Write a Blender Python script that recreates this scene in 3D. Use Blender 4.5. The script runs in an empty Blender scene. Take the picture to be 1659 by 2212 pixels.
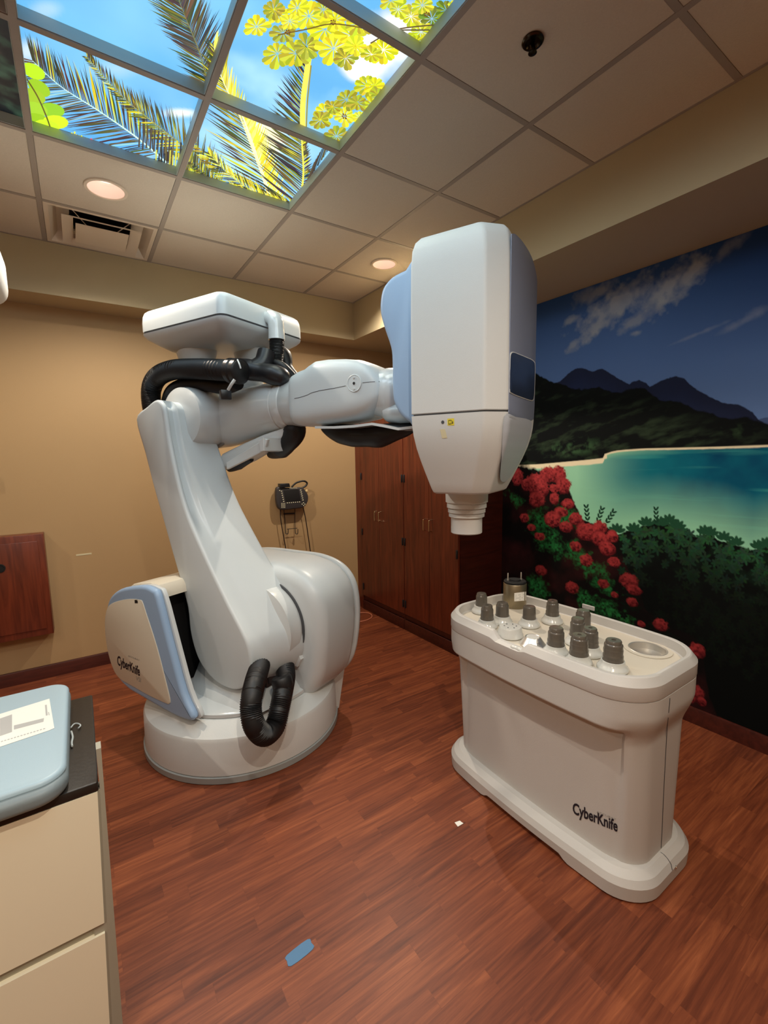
import bpy, bmesh, math, random
import numpy as np
from mathutils import Vector, Matrix
from mathutils.bvhtree import BVHTree
random.seed(7); PI = math.pi
SC = bpy.context.scene; COL = SC.collection
# ---------------------------------------------------------------- camera
CAM = Vector((0.66393, -2.04246, 1.61526)); FPX = 972.871
CR = Vector((0.8276395, -0.5609861, -0.0175323)); CU = Vector((0.0823026, 0.0904052, 0.9924985)); CF = Vector((0.5551928, 0.8228739, -0.1209936))
cd = bpy.data.cameras.new('camera'); co = bpy.data.objects.new('camera', cd); COL.objects.link(co)
cd.sensor_fit = 'VERTICAL'; cd.sensor_height = 24; cd.lens = 24*FPX/2212; cd.clip_start = .02
co.matrix_world = Matrix(((CR.x, CU.x, -CF.x, CAM.x), (CR.y, CU.y, -CF.y, CAM.y), (CR.z, CU.z, -CF.z, CAM.z), (0, 0, 0, 1)))
SC.camera = co
def ray(u, v): return CF + CR*((u-829.5)/FPX) - CU*((v-1106)/FPX)
def at(u, v, ax, val):
    d = ray(u, v); return CAM + d*((val-CAM[ax])/d[ax])
def atp(u, v, p0, n):
    d = ray(u, v); return CAM + d*((p0-CAM).dot(n)/d.dot(n))
H = 3.0546; T = .6096; SX = 2.9404; SY = 1.7909; SZ = 2.7250; WX = 3.6002; WY = 2.0886; CX = 3.0932
X0 = -2.4; Y0 = -4.2
# robot frame
A = Vector((1.41, .64, 0)); az = math.radians(26)
RFV = Vector((math.sin(az), -math.cos(az), 0)); RSV = Vector((-math.cos(az), -math.sin(az), 0))
def W(f, s, z): return A + RFV*f + RSV*s + Vector((0, 0, z))
def ps(u, v, s0): return atp(u, v, W(0, s0, 0), RSV)
def pf(u, v, f0): return atp(u, v, W(f0, 0, 0), RFV)
# ---------------------------------------------------------------- materials
def s2l(c): return tuple(((x/255)/12.92 if x/255 <= .04045 else ((x/255+.055)/1.055)**2.4) for x in c)
MATS = {}
def mat(name, rgb, rough=.5, metal=0, bump=0, bscale=300, var=0, coat=0, emis=None, es=1, spec=.5):
    m = bpy.data.materials.new(name); m.use_nodes = True; nt = m.node_tree; b = nt.nodes['Principled BSDF']
    c = s2l(rgb)+(1,)
    b.inputs['Base Color'].default_value = c; b.inputs['Roughness'].default_value = rough; b.inputs['Metallic'].default_value = metal
    b.inputs['Coat Weight'].default_value = coat; b.inputs['Coat Roughness'].default_value = .12; b.inputs['Specular IOR Level'].default_value = spec
    tc = nt.nodes.new('ShaderNodeNewGeometry')
    n = nt.nodes.new('ShaderNodeTexNoise'); n.inputs['Scale'].default_value = bscale; n.inputs['Detail'].default_value = 3
    nt.links.new(tc.outputs['Position'], n.inputs['Vector'])
    if bump:
        bp = nt.nodes.new('ShaderNodeBump'); bp.inputs['Strength'].default_value = bump; bp.inputs['Distance'].default_value = .002
        nt.links.new(n.outputs['Fac'], bp.inputs['Height']); nt.links.new(bp.outputs['Normal'], b.inputs['Normal'])
    n2 = nt.nodes.new('ShaderNodeTexNoise'); n2.inputs['Scale'].default_value = bscale if var > .05 else 3
    nt.links.new(tc.outputs['Position'], n2.inputs['Vector'])
    mx = nt.nodes.new('ShaderNodeMix'); mx.data_type = 'RGBA'
    v = max(var, .015)
    mx.inputs[6].default_value = tuple(x*(1-v) for x in c[:3])+(1,); mx.inputs[7].default_value = tuple(min(1, x*(1+v)) for x in c[:3])+(1,)
    nt.links.new(n2.outputs['Fac'], mx.inputs[0]); nt.links.new(mx.outputs[2], b.inputs['Base Color'])
    if emis:
        b.inputs['Emission Color'].default_value = s2l(emis)+(1,); b.inputs['Emission Strength'].default_value = es
    MATS[name] = m; return m
M_white = mat('white_enamel', (202, 210, 213), .35, bump=.12, bscale=450)
M_gloss = mat('gloss_white', (204, 209, 210), .16, coat=.5)
M_matte = mat('textured_white', (206, 208, 206), .45, bump=.25, bscale=500)
M_cream = mat('cream_cover', (212, 204, 186), .42, bump=.15, bscale=450)
M_blue = mat('pale_blue_plastic', (148, 176, 208), .4, bump=.12, bscale=450)
M_bluegrey = mat('blue_grey_panel', (126, 134, 154), .42, bump=.12, bscale=450)
M_navy = mat('dark_window', (44, 56, 80), .3)
M_palegrey = mat('pale_grey_panel', (176, 182, 190), .42, bump=.12, bscale=450)
M_grey = mat('grey_trim', (150, 152, 150), .4)
M_black = mat('black_rubber', (18, 18, 20), .5)
M_void = mat('black_interior', (10, 10, 11), .7)
M_blackm = mat('black_plastic', (30, 30, 33), .35)
M_seam = mat('dark_seam', (70, 72, 76), .6)
M_wall = mat('tan_wall_paint', (180, 150, 108), .65, bump=.12, bscale=220)
M_soffit = mat('soffit_paint', (184, 170, 138), .65, bump=.12, bscale=220)
M_tile = mat('ceiling_tile', (206, 196, 180), .9, bump=.5, bscale=160, var=.06)
M_bar = mat('ceiling_bar', (158, 149, 140), .5)
M_dwhite = mat('diffuser_white', (222, 210, 192), .5)
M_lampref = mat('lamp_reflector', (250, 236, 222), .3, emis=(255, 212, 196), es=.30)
M_lens = mat('lamp_lens', (255, 235, 215), .4, emis=(255, 232, 222), es=1.15)
M_capgrey = mat('grey_resin_cap', (92, 86, 78), .25, coat=.3)
M_puck = mat('white_puck', (206, 206, 200), .2, coat=.5)
M_steel = mat('brushed_steel', (206, 202, 194), .42, metal=.8)
M_brass = mat('dull_brass', (150, 138, 114), .38, metal=.85)
M_chrome = mat('chrome', (220, 218, 214), .12, metal=1)
M_alu = mat('satin_metal', (214, 212, 208), .33, metal=.9)
M_nickel = mat('nickel', (214, 196, 160), .25, metal=1)
M_paper = mat('paper', (236, 234, 226), .8)
M_ink = mat('pale_ink', (178, 178, 176), .8)
M_text = mat('black_text', (24, 22, 34), .5)
M_textg = mat('grey_text', (150, 146, 140), .5)
M_cart = mat('cart_shell', (196, 193, 188), .5, bump=.25, bscale=500)
M_cartd = mat('cart_deck', (208, 200, 184), .55, bump=.1)
M_orange = mat('faded_orange_ring', (196, 120, 92), .6)
M_yellow = mat('yellow_label', (226, 208, 60), .6)
M_tapecream = mat('cream_tape', (214, 206, 170), .6)
M_bluetape = mat('blue_tape', (86, 128, 166), .7, bump=.3, bscale=900)
M_couch = mat('couch_panel', (246, 240, 214), .5)
M_couchg = mat('couch_frame_grey', (166, 162, 146), .5)
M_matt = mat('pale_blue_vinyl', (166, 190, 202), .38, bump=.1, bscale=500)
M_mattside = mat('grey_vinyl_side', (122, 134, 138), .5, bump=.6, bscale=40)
M_board = mat('black_board', (34, 30, 26), .45, bump=.3, bscale=60)
M_plast = mat('clear_plastic', (190, 196, 194), .15)
M_keys = mat('pendant_keys', (226, 220, 190), .5, emis=(226, 220, 180), es=.12)
M_redbtn = mat('beige_knob', (206, 180, 130), .5)
M_pend = mat('pendant_grey', (58, 56, 58), .45)
M_cable = mat('dark_cable', (40, 26, 22), .5)
M_bronze = mat('sprinkler_bronze', (70, 60, 50), .25, metal=1)
M_boxside = mat('recess_frame', (190, 200, 196), .5)

def wood(name, dark, light, scale, axis, rough=.35, coat=.15):
    m = bpy.data.materials.new(name); m.use_nodes = True; nt = m.node_tree; b = nt.nodes['Principled BSDF']; L = nt.links.new
    g = nt.nodes.new('ShaderNodeNewGeometry'); mp = nt.nodes.new('ShaderNodeMapping'); mp.inputs['Scale'].default_value = scale
    L(g.outputs['Position'], mp.inputs['Vector'])
    n = nt.nodes.new('ShaderNodeTexNoise'); n.inputs['Scale'].default_value = 1; n.inputs['Detail'].default_value = 7; n.inputs['Distortion'].default_value = 1.2
    L(mp.outputs[0], n.inputs['Vector'])
    r = nt.nodes.new('ShaderNodeValToRGB'); r.color_ramp.elements[0].position = .3; r.color_ramp.elements[1].position = .72
    r.color_ramp.elements[0].color = s2l(dark)+(1,); r.color_ramp.elements[1].color = s2l(light)+(1,)
    L(n.outputs['Fac'], r.inputs[0]); L(r.outputs[0], b.inputs['Base Color'])
    b.inputs['Roughness'].default_value = rough; b.inputs['Coat Weight'].default_value = coat; b.inputs['Coat Roughness'].default_value = .25
    return m
M_cherry = wood('cherry_veneer', (82, 33, 20), (122, 54, 31), (28, 28, 2.2), 'Z')
M_cherrydark = wood('cherry_base', (58, 22, 16), (84, 34, 24), (3, 30, 30), 'X', .4)

def floor_mat():
    m = bpy.data.materials.new('wood_strip_floor'); m.use_nodes = True; nt = m.node_tree; b = nt.nodes['Principled BSDF']; L = nt.links.new; N = nt.nodes.new
    g = N('ShaderNodeNewGeometry')
    br = N('ShaderNodeTexBrick'); br.inputs['Scale'].default_value = 1; br.inputs['Brick Width'].default_value = .40; br.inputs['Row Height'].default_value = .0655
    br.offset = .37; br.offset_frequency = 2; br.squash = 1.35; br.squash_frequency = 3
    br.inputs['Mortar Size'].default_value = .0006; br.inputs['Mortar Smooth'].default_value = .3; br.inputs['Bias'].default_value = 0
    br.inputs['Color1'].default_value = (0, 0, 0, 1); br.inputs['Color2'].default_value = (1, 1, 1, 1); br.inputs['Mortar'].default_value = (.2, .2, .2, 1)
    L(g.outputs['Position'], br.inputs['Vector'])
    # grain: noise stretched along x, shifted per strip
    sep = N('ShaderNodeVectorMath'); sep.operation = 'MULTIPLY'; sep.inputs[1].default_value = (1.6, 26, 1); L(g.outputs['Position'], sep.inputs[0])
    sh = N('ShaderNodeVectorMath'); sh.operation = 'MULTIPLY_ADD'; sh.inputs[1].default_value = (9, 5, 30); L(br.outputs['Color'], sh.inputs[0]); L(sep.outputs[0], sh.inputs[2])
    n = N('ShaderNodeTexNoise'); n.inputs['Scale'].default_value = 1.0; n.inputs['Detail'].default_value = 8; n.inputs['Roughness'].default_value = .62; n.inputs['Distortion'].default_value = 1.6
    L(sh.outputs[0], n.inputs['Vector'])
    sc2 = N('ShaderNodeVectorMath'); sc2.operation = 'MULTIPLY_ADD'; sc2.inputs[1].default_value = (9, 5, 30); L(br.outputs['Color'], sc2.inputs[0])
    s3 = N('ShaderNodeVectorMath'); s3.operation = 'MULTIPLY'; s3.inputs[1].default_value = (6, 110, 1); L(g.outputs['Position'], s3.inputs[0]); L(s3.outputs[0], sc2.inputs[2])
    n2 = N('ShaderNodeTexNoise'); n2.inputs['Scale'].default_value = 1.0; n2.inputs['Detail'].default_value = 4; L(sc2.outputs[0], n2.inputs['Vector'])
    a1 = N('ShaderNodeMath'); a1.operation = 'MULTIPLY_ADD'; a1.inputs[1].default_value = .17; L(br.outputs['Color'], a1.inputs[0])
    a2 = N('ShaderNodeMath'); a2.operation = 'MULTIPLY'; a2.inputs[1].default_value = .86; L(n.outputs['Fac'], a2.inputs[0]); L(a2.outputs[0], a1.inputs[2])
    a3 = N('ShaderNodeMath'); a3.operation = 'MULTIPLY_ADD'; a3.inputs[1].default_value = .3; L(n2.outputs['Fac'], a3.inputs[0]); L(a1.outputs[0], a3.inputs[2])
    r = N('ShaderNodeValToRGB'); e = r.color_ramp.elements
    e[0].position = .34; e[0].color = s2l((76, 35, 23))+(1,); e[1].position = 1.0; e[1].color = s2l((170, 98, 62))+(1,)
    for p, c in ((.52, (98, 48, 30)), (.66, (118, 60, 37)), (.82, (140, 76, 46))):
        q = e.new(p); q.color = s2l(c)+(1,)
    L(a3.outputs[0], r.inputs[0]); L(r.outputs[0], b.inputs['Base Color'])
    b.inputs['Roughness'].default_value = .42; b.inputs['Specular IOR Level'].default_value = .35
    bp = N('ShaderNodeBump'); bp.inputs['Strength'].default_value = .08; L(n2.outputs['Fac'], bp.inputs['Height']); L(bp.outputs[0], b.inputs['Normal'])
    return m
M_floor = floor_mat()
def attr_mat(name, emit=0, rough=.5):
    m = bpy.data.materials.new(name); m.use_nodes = True; nt = m.node_tree; b = nt.nodes['Principled BSDF']
    a = nt.nodes.new('ShaderNodeAttribute'); a.attribute_name = 'Col'
    if emit:
        b.inputs['Base Color'].default_value = (.02, .02, .02, 1)
        nt.links.new(a.outputs['Color'], b.inputs['Emission Color']); b.inputs['Emission Strength'].default_value = emit
    else: nt.links.new(a.outputs['Color'], b.inputs['Base Color'])
    b.inputs['Roughness'].default_value = rough
    return m
# ---------------------------------------------------------------- object helpers
ORG = {}
def finish(o, ang=35):
    me = o.data
    me.polygons.foreach_set('use_smooth', [True]*len(me.polygons)); me.set_sharp_from_angle(angle=math.radians(ang))
def obj(name, bm, m, parent=None, ang=35, label=None):
    org = ORG.get(parent.name, Vector((0, 0, 0))) if parent else Vector((0, 0, 0))
    me = bpy.data.meshes.new(name)
    if org.length > 0: bmesh.ops.translate(bm, verts=bm.verts, vec=-org)
    bm.to_mesh(me); bm.free(); o = bpy.data.objects.new(name, me); COL.objects.link(o)
    for x in (m if isinstance(m, (list, tuple)) else [m]): me.materials.append(x)
    if parent: o.parent = parent
    ORG[o.name] = org
    if label: o['label'] = label
    finish(o, ang); return o
def thing(name, label, cat, loc=(0, 0, 0), group=None, rotz=0):
    o = bpy.data.objects.new(name, None); COL.objects.link(o); o.location = loc; o.rotation_euler = (0, 0, rotz); o.empty_display_size = .1
    o['label'] = label; o['category'] = cat
    if group: o['group'] = group
    ORG[o.name] = Vector(loc); return o
def tag(o, label, cat, group=None):
    o['label'] = label; o['category'] = cat
    if group: o['group'] = group
    return o
def struct(name, bm, m, parent=None, ang=35):
    o = obj(name, bm, m, parent, ang)
    if not parent: o['kind'] = 'structure'
    return o
def BM(): return bmesh.new()
def box(bm, a, b, bev=0, seg=2):
    vs = [bm.verts.new((x, y, z)) for x in (a[0], b[0]) for y in (a[1], b[1]) for z in (a[2], b[2])]
    fs = [bm.faces.new([vs[i] for i in f]) for f in ((0, 1, 3, 2), (4, 6, 7, 5), (0, 4, 5, 1), (2, 3, 7, 6), (0, 2, 6, 4), (1, 5, 7, 3))]
    bmesh.ops.recalc_face_normals(bm, faces=fs)
    if bev:
        es = {e for f in fs for e in f.edges}
        bmesh.ops.bevel(bm, geom=list(es), offset=bev, segments=seg, profile=.5, affect='EDGES')
    return bm
def rings(bm, R, cap0=True, cap1=True, closed=True):
    VR = [[bm.verts.new(p) for p in r] for r in R]; n = len(R[0]); fs = []
    for a, b in zip(VR, VR[1:]):
        for i in range(n if closed else n-1):
            j = (i+1) % n; fs.append(bm.faces.new((a[i], a[j], b[j], b[i])))
    if closed and cap0: fs.append(bm.faces.new(VR[0][::-1]))
    if closed and cap1: fs.append(bm.faces.new(VR[-1]))
    bmesh.ops.recalc_face_normals(bm, faces=fs); return bm
def lathe(bm, prof, c=(0, 0, 0), ax=Vector((0, 0, 1)), n=48, cap0=True, cap1=True):
    ax = Vector(ax).normalized(); t = Vector((1, 0, 0)) if abs(ax.x) < .9 else Vector((0, 1, 0)); e1 = ax.cross(t).normalized(); e2 = ax.cross(e1); c = Vector(c)
    R = [[c+ax*z+(e1*math.cos(2*PI*i/n)+e2*math.sin(2*PI*i/n))*max(r, 1e-4) for i in range(n)] for r, z in prof]
    return rings(bm, R, cap0, cap1)
def crom(P, k=8, closed=False):
    P = [Vector(p) for p in P]; out = []; n = len(P)
    rng = range(n if closed else n-1)
    for i in rng:
        p0 = P[(i-1) % n] if closed or i > 0 else P[0]; p1 = P[i]; p2 = P[(i+1) % n]; p3 = P[(i+2) % n] if closed or i+2 < n else P[-1]
        for j in range(k):
            t = j/k; out.append(.5*((2*p1)+(-p0+p2)*t+(2*p0-5*p1+4*p2-p3)*t*t+(-p0+3*p1-3*p2+p3)*t**3))
    if not closed: out.append(P[-1])
    return out
def tube(bm, P, r, n=16, k=8, smooth=True, rib=0, pitch=.008, radii=None):
    pts = crom(P, k) if smooth and len(P) > 2 else [Vector(p) for p in P]
    if rib:  # resample finely
        L = [0]
        for a, b in zip(pts, pts[1:]): L.append(L[-1]+(b-a).length)
        m = max(4, int(L[-1]/(pitch/2))); q = []; j = 0
        for i in range(m+1):
            d = L[-1]*i/m
            while j < len(L)-2 and L[j+1] < d: j += 1
            t = (d-L[j])/max(1e-9, L[j+1]-L[j]); q.append(pts[j].lerp(pts[j+1], min(1, t)))
        pts = q
    N = None; R = []
    for i, p in enumerate(pts):
        d = (pts[min(i+1, len(pts)-1)]-pts[max(i-1, 0)]).normalized()
        if N is None:
            N = d.orthogonal().normalized()
        N = (N-d*N.dot(d)).normalized(); B = d.cross(N)
        rr = r
        if radii is not None:
            x = i/(len(pts)-1)*(len(radii)-1); a = int(min(x, len(radii)-2)); rr = radii[a]+(radii[a+1]-radii[a])*(x-a)
        if rib: rr += rib*(1 if i % 2 else -1)
        R.append([p+(N*math.cos(2*PI*j/n)+B*math.sin(2*PI*j/n))*rr for j in range(n)])
    return rings(bm, R)
def prism(bm, poly, fn, a, b, bev=.01, seg=3):
    """poly 2D list, fn(u,v,w)->Vector, extruded w from a to b with rounded rims"""
    n = len(poly); P = [Vector((p[0], p[1])) for p in poly]
    area = sum(P[i].x*P[(i+1) % n].y-P[(i+1) % n].x*P[i].y for i in range(n))
    if area < 0: P = P[::-1]
    def inset(d):
        out = []
        for i in range(n):
            e1 = (P[i]-P[i-1]); e2 = (P[(i+1) % n]-P[i])
            n1 = Vector((-e1.y, e1.x)).normalized(); n2 = Vector((-e2.y, e2.x)).normalized(); m = (n1+n2)
            m = m.normalized() if m.length > 1e-6 else n1
            out.append(P[i]+m*(d/max(.5, m.dot(n1))))
        return out
    R = []; sg = 1 if b > a else -1
    for k in range(seg+1):
        t = k/seg*PI/2; ins = bev*(1-math.sin(t)); w = a+sg*bev*(1-math.cos(t)); R.append([fn(q.x, q.y, w) for q in inset(ins)])
    for k in range(seg+1):
        t = (1-k/seg)*PI/2; ins = bev*(1-math.sin(t)); w = b-sg*bev*(1-math.cos(t)); R.append([fn(q.x, q.y, w) for q in inset(ins)])
    return rings(bm, R)
def Fsz(f, z, s): return W(f, s, z)
def Ffs(f, s, z): return W(f, s, z)
def sm(poly, k=5): return [(p.x, p.y) for p in crom([Vector((a, b, 0)) for a, b in poly], k, True)]
def bvh(*objs):
    vs = []; fs = []
    for o in objs:
        g = ORG[o.name]; b0 = len(vs)
        vs += [v.co+g for v in o.data.vertices]; fs += [[b0+i for i in p.vertices] for p in o.data.polygons]
    return BVHTree.FromPolygons(vs, fs)
def inpoly(x, y, P):
    c = False; j = len(P)-1
    for i in range(len(P)):
        if (P[i][1] > y) != (P[j][1] > y) and x < (P[j][0]-P[i][0])*(y-P[i][1])/(P[j][1]-P[i][1])+P[i][0]: c = not c
        j = i
    return c
def decal(name, polys, tree, m, parent, off=.0012, sub=1, th=0):
    """thin patch lying on a curved surface; outline measured against the surface"""
    bm = BM()
    for P in polys:
        vs = [bm.verts.new((p[0], p[1], 0)) for p in P]
        try: bm.faces.new(vs)
        except ValueError: pass
    bmesh.ops.triangulate(bm, faces=bm.faces[:])
    if sub: bmesh.ops.subdivide_edges(bm, edges=bm.edges[:], cuts=sub, use_grid_fill=True)
    bad = []
    for v in bm.verts:
        d = ray(v.co.x, v.co.y).normalized(); h, nrm, i, dist = tree.ray_cast(CAM, d)
        if h is None:
            h, nrm, i, dist = tree.find_nearest(CAM+d*1.9)
            if h is None: bad.append(v); continue
        if nrm.dot(d) > 0: nrm = -nrm
        v.co = h+nrm*off
    bmesh.ops.delete(bm, geom=bad, context='VERTS')
    if not len(bm.faces): bm.free(); return None
    bmesh.ops.recalc_face_normals(bm, faces=bm.faces[:])
    return obj(name, bm, m, parent)
def text_polys(s, ox, oy, w, h, bold=.02, condensed=True):
    """text outline as triangles in a unit box, mapped by origin, baseline vector w and up vector h"""
    cu = bpy.data.curves.new('t', 'FONT'); cu.body = s; cu.size = 1; cu.offset = bold; cu.resolution_u = 3
    o = bpy.data.objects.new('t', cu); COL.objects.link(o); dg = bpy.context.evaluated_depsgraph_get(); dg.update()
    me = bpy.data.meshes.new_from_object(o.evaluated_get(dg)); bpy.data.objects.remove(o)
    xs = [v.co.x for v in me.vertices]; x0, x1 = min(xs), max(xs); cap = .72
    out = []
    for p in me.polygons:
        out.append([(ox+(me.vertices[i].co.x-x0)/(x1-x0)*w[0]+me.vertices[i].co.y/cap*h[0], oy+(me.vertices[i].co.x-x0)/(x1-x0)*w[1]+me.vertices[i].co.y/cap*h[1]) for i in p.vertices])
    bpy.data.meshes.remove(me); return out
def text_decal(name, s, ox, oy, w, h, tree, m, parent, bold=.02, off=.0015):
    return decal(name, text_polys(s, ox, oy, w, h, bold), tree, m, parent, off, 0)

def seam_line(name, px, w, tree, parent, m=M_seam, ver=False):
    P = []
    for i in range(len(px)-1):
        (x0, y0), (x1, y1) = px[i], px[i+1]; dx, dy = (w/2, 0) if ver else (0, w/2); P.append([(x0-dx, y0-dy), (x1-dx, y1-dy), (x1+dx, y1+dy), (x0+dx, y0+dy)])
    return decal(name, P, tree, m, parent, .0008, 2)
# ================================================================ ROOM
FL = BM(); box(FL, (X0, Y0, -.05), (WX, WY, 0)); struct('floor', FL, M_floor)
b = BM(); box(b, (X0-.1, WY, 0), (WX+.1, WY+.1, H+.3)); struct('wall_back', b, M_wall)
b = BM(); box(b, (WX, Y0, 0), (WX+.1, WY, H+.3)); struct('wall_right', b, M_wall)
b = BM(); box(b, (X0-.1, Y0, 0), (X0, WY, H+.3)); struct('wall_left', b, M_wall)
b = BM(); box(b, (X0-.1, Y0-.1, 0), (WX+.1, Y0, H+.3)); struct('wall_front', b, M_wall)
b = BM(); box(b, (X0, SY, SZ), (WX, WY, H+.02)); struct('trim_1', b, M_soffit)
b = BM(); box(b, (SX, Y0, SZ), (WX, SY, H+.02)); struct('trim_2', b, M_soffit)
def baseb(a, c, nrm):
    bm = BM(); a = Vector(a); c = Vector(c); n = Vector(nrm)
    prof = [(0, 0), (.014, 0), (.014, .088), (.010, .098), (0, .10)]
    R = [[p+n*d+Vector((0, 0, z)) for d, z in prof] for p in (a, c)]
    return rings(bm, R)
struct('baseboard_back', baseb((X0, WY, 0), (CX, WY, 0), (0, -1, 0)), M_cherrydark)
struct('baseboard_right', baseb((WX, Y0, 0), (WX, .50, 0), (-1, 0, 0)), M_cherrydark)
# ceiling tiles and bars
DL = {(1, 1): 1, (4, 1): 1}
LAMPS = [(.912, .918, .090), (2.70, .914, .088)]
b = BM(); hid = 0
def hole_quad(bm, x0, x1, y0, y1, cx, cy, r, z):
    A_ = []; B_ = []
    ang = sorted([2*PI*(i+.5)/48 for i in range(48)]+[math.atan2(Y-cy, X-cx) % (2*PI) for X in (x0, x1) for Y in (y0, y1)]); n = len(ang)
    for a in ang:
        dx, dy = math.cos(a), math.sin(a)
        A_.append(bm.verts.new((cx+dx*r, cy+dy*r, z)))
        t = min(((x1-cx)/dx if dx > 0 else (x0-cx)/dx) if abs(dx) > 1e-9 else 9, ((y1-cy)/dy if dy > 0 else (y0-cy)/dy) if abs(dy) > 1e-9 else 9)
        B_.append(bm.verts.new((cx+dx*t, cy+dy*t, z)))
    for i in range(n):
        j = (i+1) % n; bm.faces.new((A_[i], B_[i], B_[j], A_[j]))
    # corner fill
    for (X, Y) in ((x0, y0), (x1, y0), (x1, y1), (x0, y1)):
        pass
EXTRA_LAMPS = [(.9144, -2.13), (2.743, -2.13), (-.914, -.914), (-.914, .918), (-.914, -2.74), (1.83+.3048, -2.74)]
xs = [c*T for c in range(-4, 5)]+[SX]; xs[0] = X0
ys = [Y0]+[r*T for r in range(-6, 3)]+[SY]
SKYW = 10.5
SKY = [(c, r) for c in range(0, 3) for r in range(-3, 1)]
def cellof(x, y):
    for i in range(len(xs)-1):
        for j in range(len(ys)-1):
            if xs[i] <= x < xs[i+1] and ys[j] <= y < ys[j+1]: return (i, j)
allL = [(l[0], l[1], l[2]) for l in LAMPS]+[(x, y, .088) for x, y in EXTRA_LAMPS]
lampcell = {cellof(l[0], l[1]): l for l in allL}
for i in range(len(xs)-1):
    for j in range(len(ys)-1):
        x0, x1, y0, y1 = xs[i], xs[i+1], ys[j], ys[j+1]; cx, cy = (x0+x1)/2, (y0+y1)/2
        c, r = math.floor(cx/T), math.floor(cy/T)
        if (c, r) in SKY: continue
        if (i, j) == cellof(.9, 1.5): continue
        g = .0135; z = H+.004
        if (i, j) in lampcell:
            l = lampcell[(i, j)]; hole_quad(b, x0+g, x1-g, y0+g, y1-g, l[0], l[1], l[2], z)
            continue
        vs = [b.verts.new(p) for p in ((x0+g, y0+g, z), (x0+g, y1-g, z), (x1-g, y1-g, z), (x1-g, y0+g, z))]
        b.faces.new(vs)
        bv = [b.verts.new(p) for p in ((x0+g-.006, y0+g-.006, z+.008), (x0+g-.006, y1-g+.006, z+.008), (x1-g+.006, y1-g+.006, z+.008), (x1-g+.006, y0+g-.006, z+.008))]
        for k in range(4):
            b.faces.new((vs[k], vs[(k+1) % 4], bv[(k+1) % 4], bv[k]))
b.normal_update()
ceil = struct('ceiling', b, M_tile)
b = BM(); box(b, (X0-.1, Y0-.1, H+.20), (WX+.1, WY+.1, H+.3)); struct('ceiling_slab', b, M_soffit).name = 'ceiling.001'
b = BM(); hw = .012
for x in xs[1:-1]: box(b, (x-hw, Y0, H+.002), (x+hw, SY, H+.03))
for y in ys[1:-1]: box(b, (X0, y-hw, H+.0025), (SX, y+hw, H+.03))
box(b, (X0, SY-.014, H+.0022), (SX, SY, H+.028)); box(b, (SX-.014, Y0, H+.0018), (SX, SY, H+.028))
struct('trim_3', b, M_bar)
# ---------------------------------------------------------------- down lights
def downlight(x, y, r, label, power):
    t = thing('recessed_downlight', label, 'ceiling light', (x, y, H), 'recessed downlights in the tile ceiling')
    b = BM(); lathe(b, [(r+.012, .003), (r+.010, -.003), (r-.003, -.004), (r-.005, .004)], (x, y, H), n=48, cap0=False, cap1=False); obj('trim_ring', b, M_dwhite, t)
    b = BM(); lathe(b, [(r-.004, 0), (r-.009, .018), (r-.010, .020), (r-.016, .035), (r-.024, .05), (r-.026, .051), (r-.036, .062)], (x, y, H), n=48, cap0=False, cap1=False); obj('reflector', b, M_lampref, t)
    b = BM(); lathe(b, [(r-.034, .062), (r-.05, .054), (.001, .050)], (x, y, H), n=32, cap0=False); obj('lens', b, M_lens, t)
    ld = bpy.data.lights.new('lamp', 'SPOT'); ld.energy = power; ld.color = LCOL; ld.spot_size = math.radians(150); ld.spot_blend = .6; ld.shadow_soft_size = .02
    lo = bpy.data.objects.new('lamp', ld); COL.objects.link(lo); lo.parent = t; lo.location = (0, 0, -.012)
    return t
LCOL = (1.0, .86, .70)
downlight(LAMPS[0][0], LAMPS[0][1], LAMPS[0][2], 'lit recessed downlight in the tile above the air vent, left of the robot', 92)
downlight(LAMPS[1][0], LAMPS[1][1], LAMPS[1][2], 'lit recessed downlight behind the treatment head, near the soffit corner', 115)
for x, y in EXTRA_LAMPS: downlight(x, y, .088, 'recessed downlight in the ceiling behind the camera', 105 if (y < -2 and x < 1) else 34)
# ---------------------------------------------------------------- sprinkler
sp = Vector((2.11, -.885, H))
t = thing('fire_sprinkler', 'small bronze fire sprinkler with ring plate in a ceiling tile', 'sprinkler', sp)
b = BM(); lathe(b, [(.036, .004), (.038, -.002), (.034, -.006), (.026, -.007), (.022, .000)], sp, n=32); obj('ring_plate', b, M_bronze, t)
b = BM(); lathe(b, [(.006, 0), (.006, -.03)], sp, n=12); 
for sg in (-1, 1): tube(b, [sp+Vector((sg*.008, 0, -.006)), sp+Vector((sg*.012, 0, -.018)), sp+Vector((0, 0, -.032))], .0022, 8)
obj('frame', b, M_bronze, t)
b = BM(); lathe(b, [(.004, -.03), (.014, -.034), (.015, -.037), (.003, -.039)], sp, n=20); obj('deflector', b, M_bronze, t)
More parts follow.
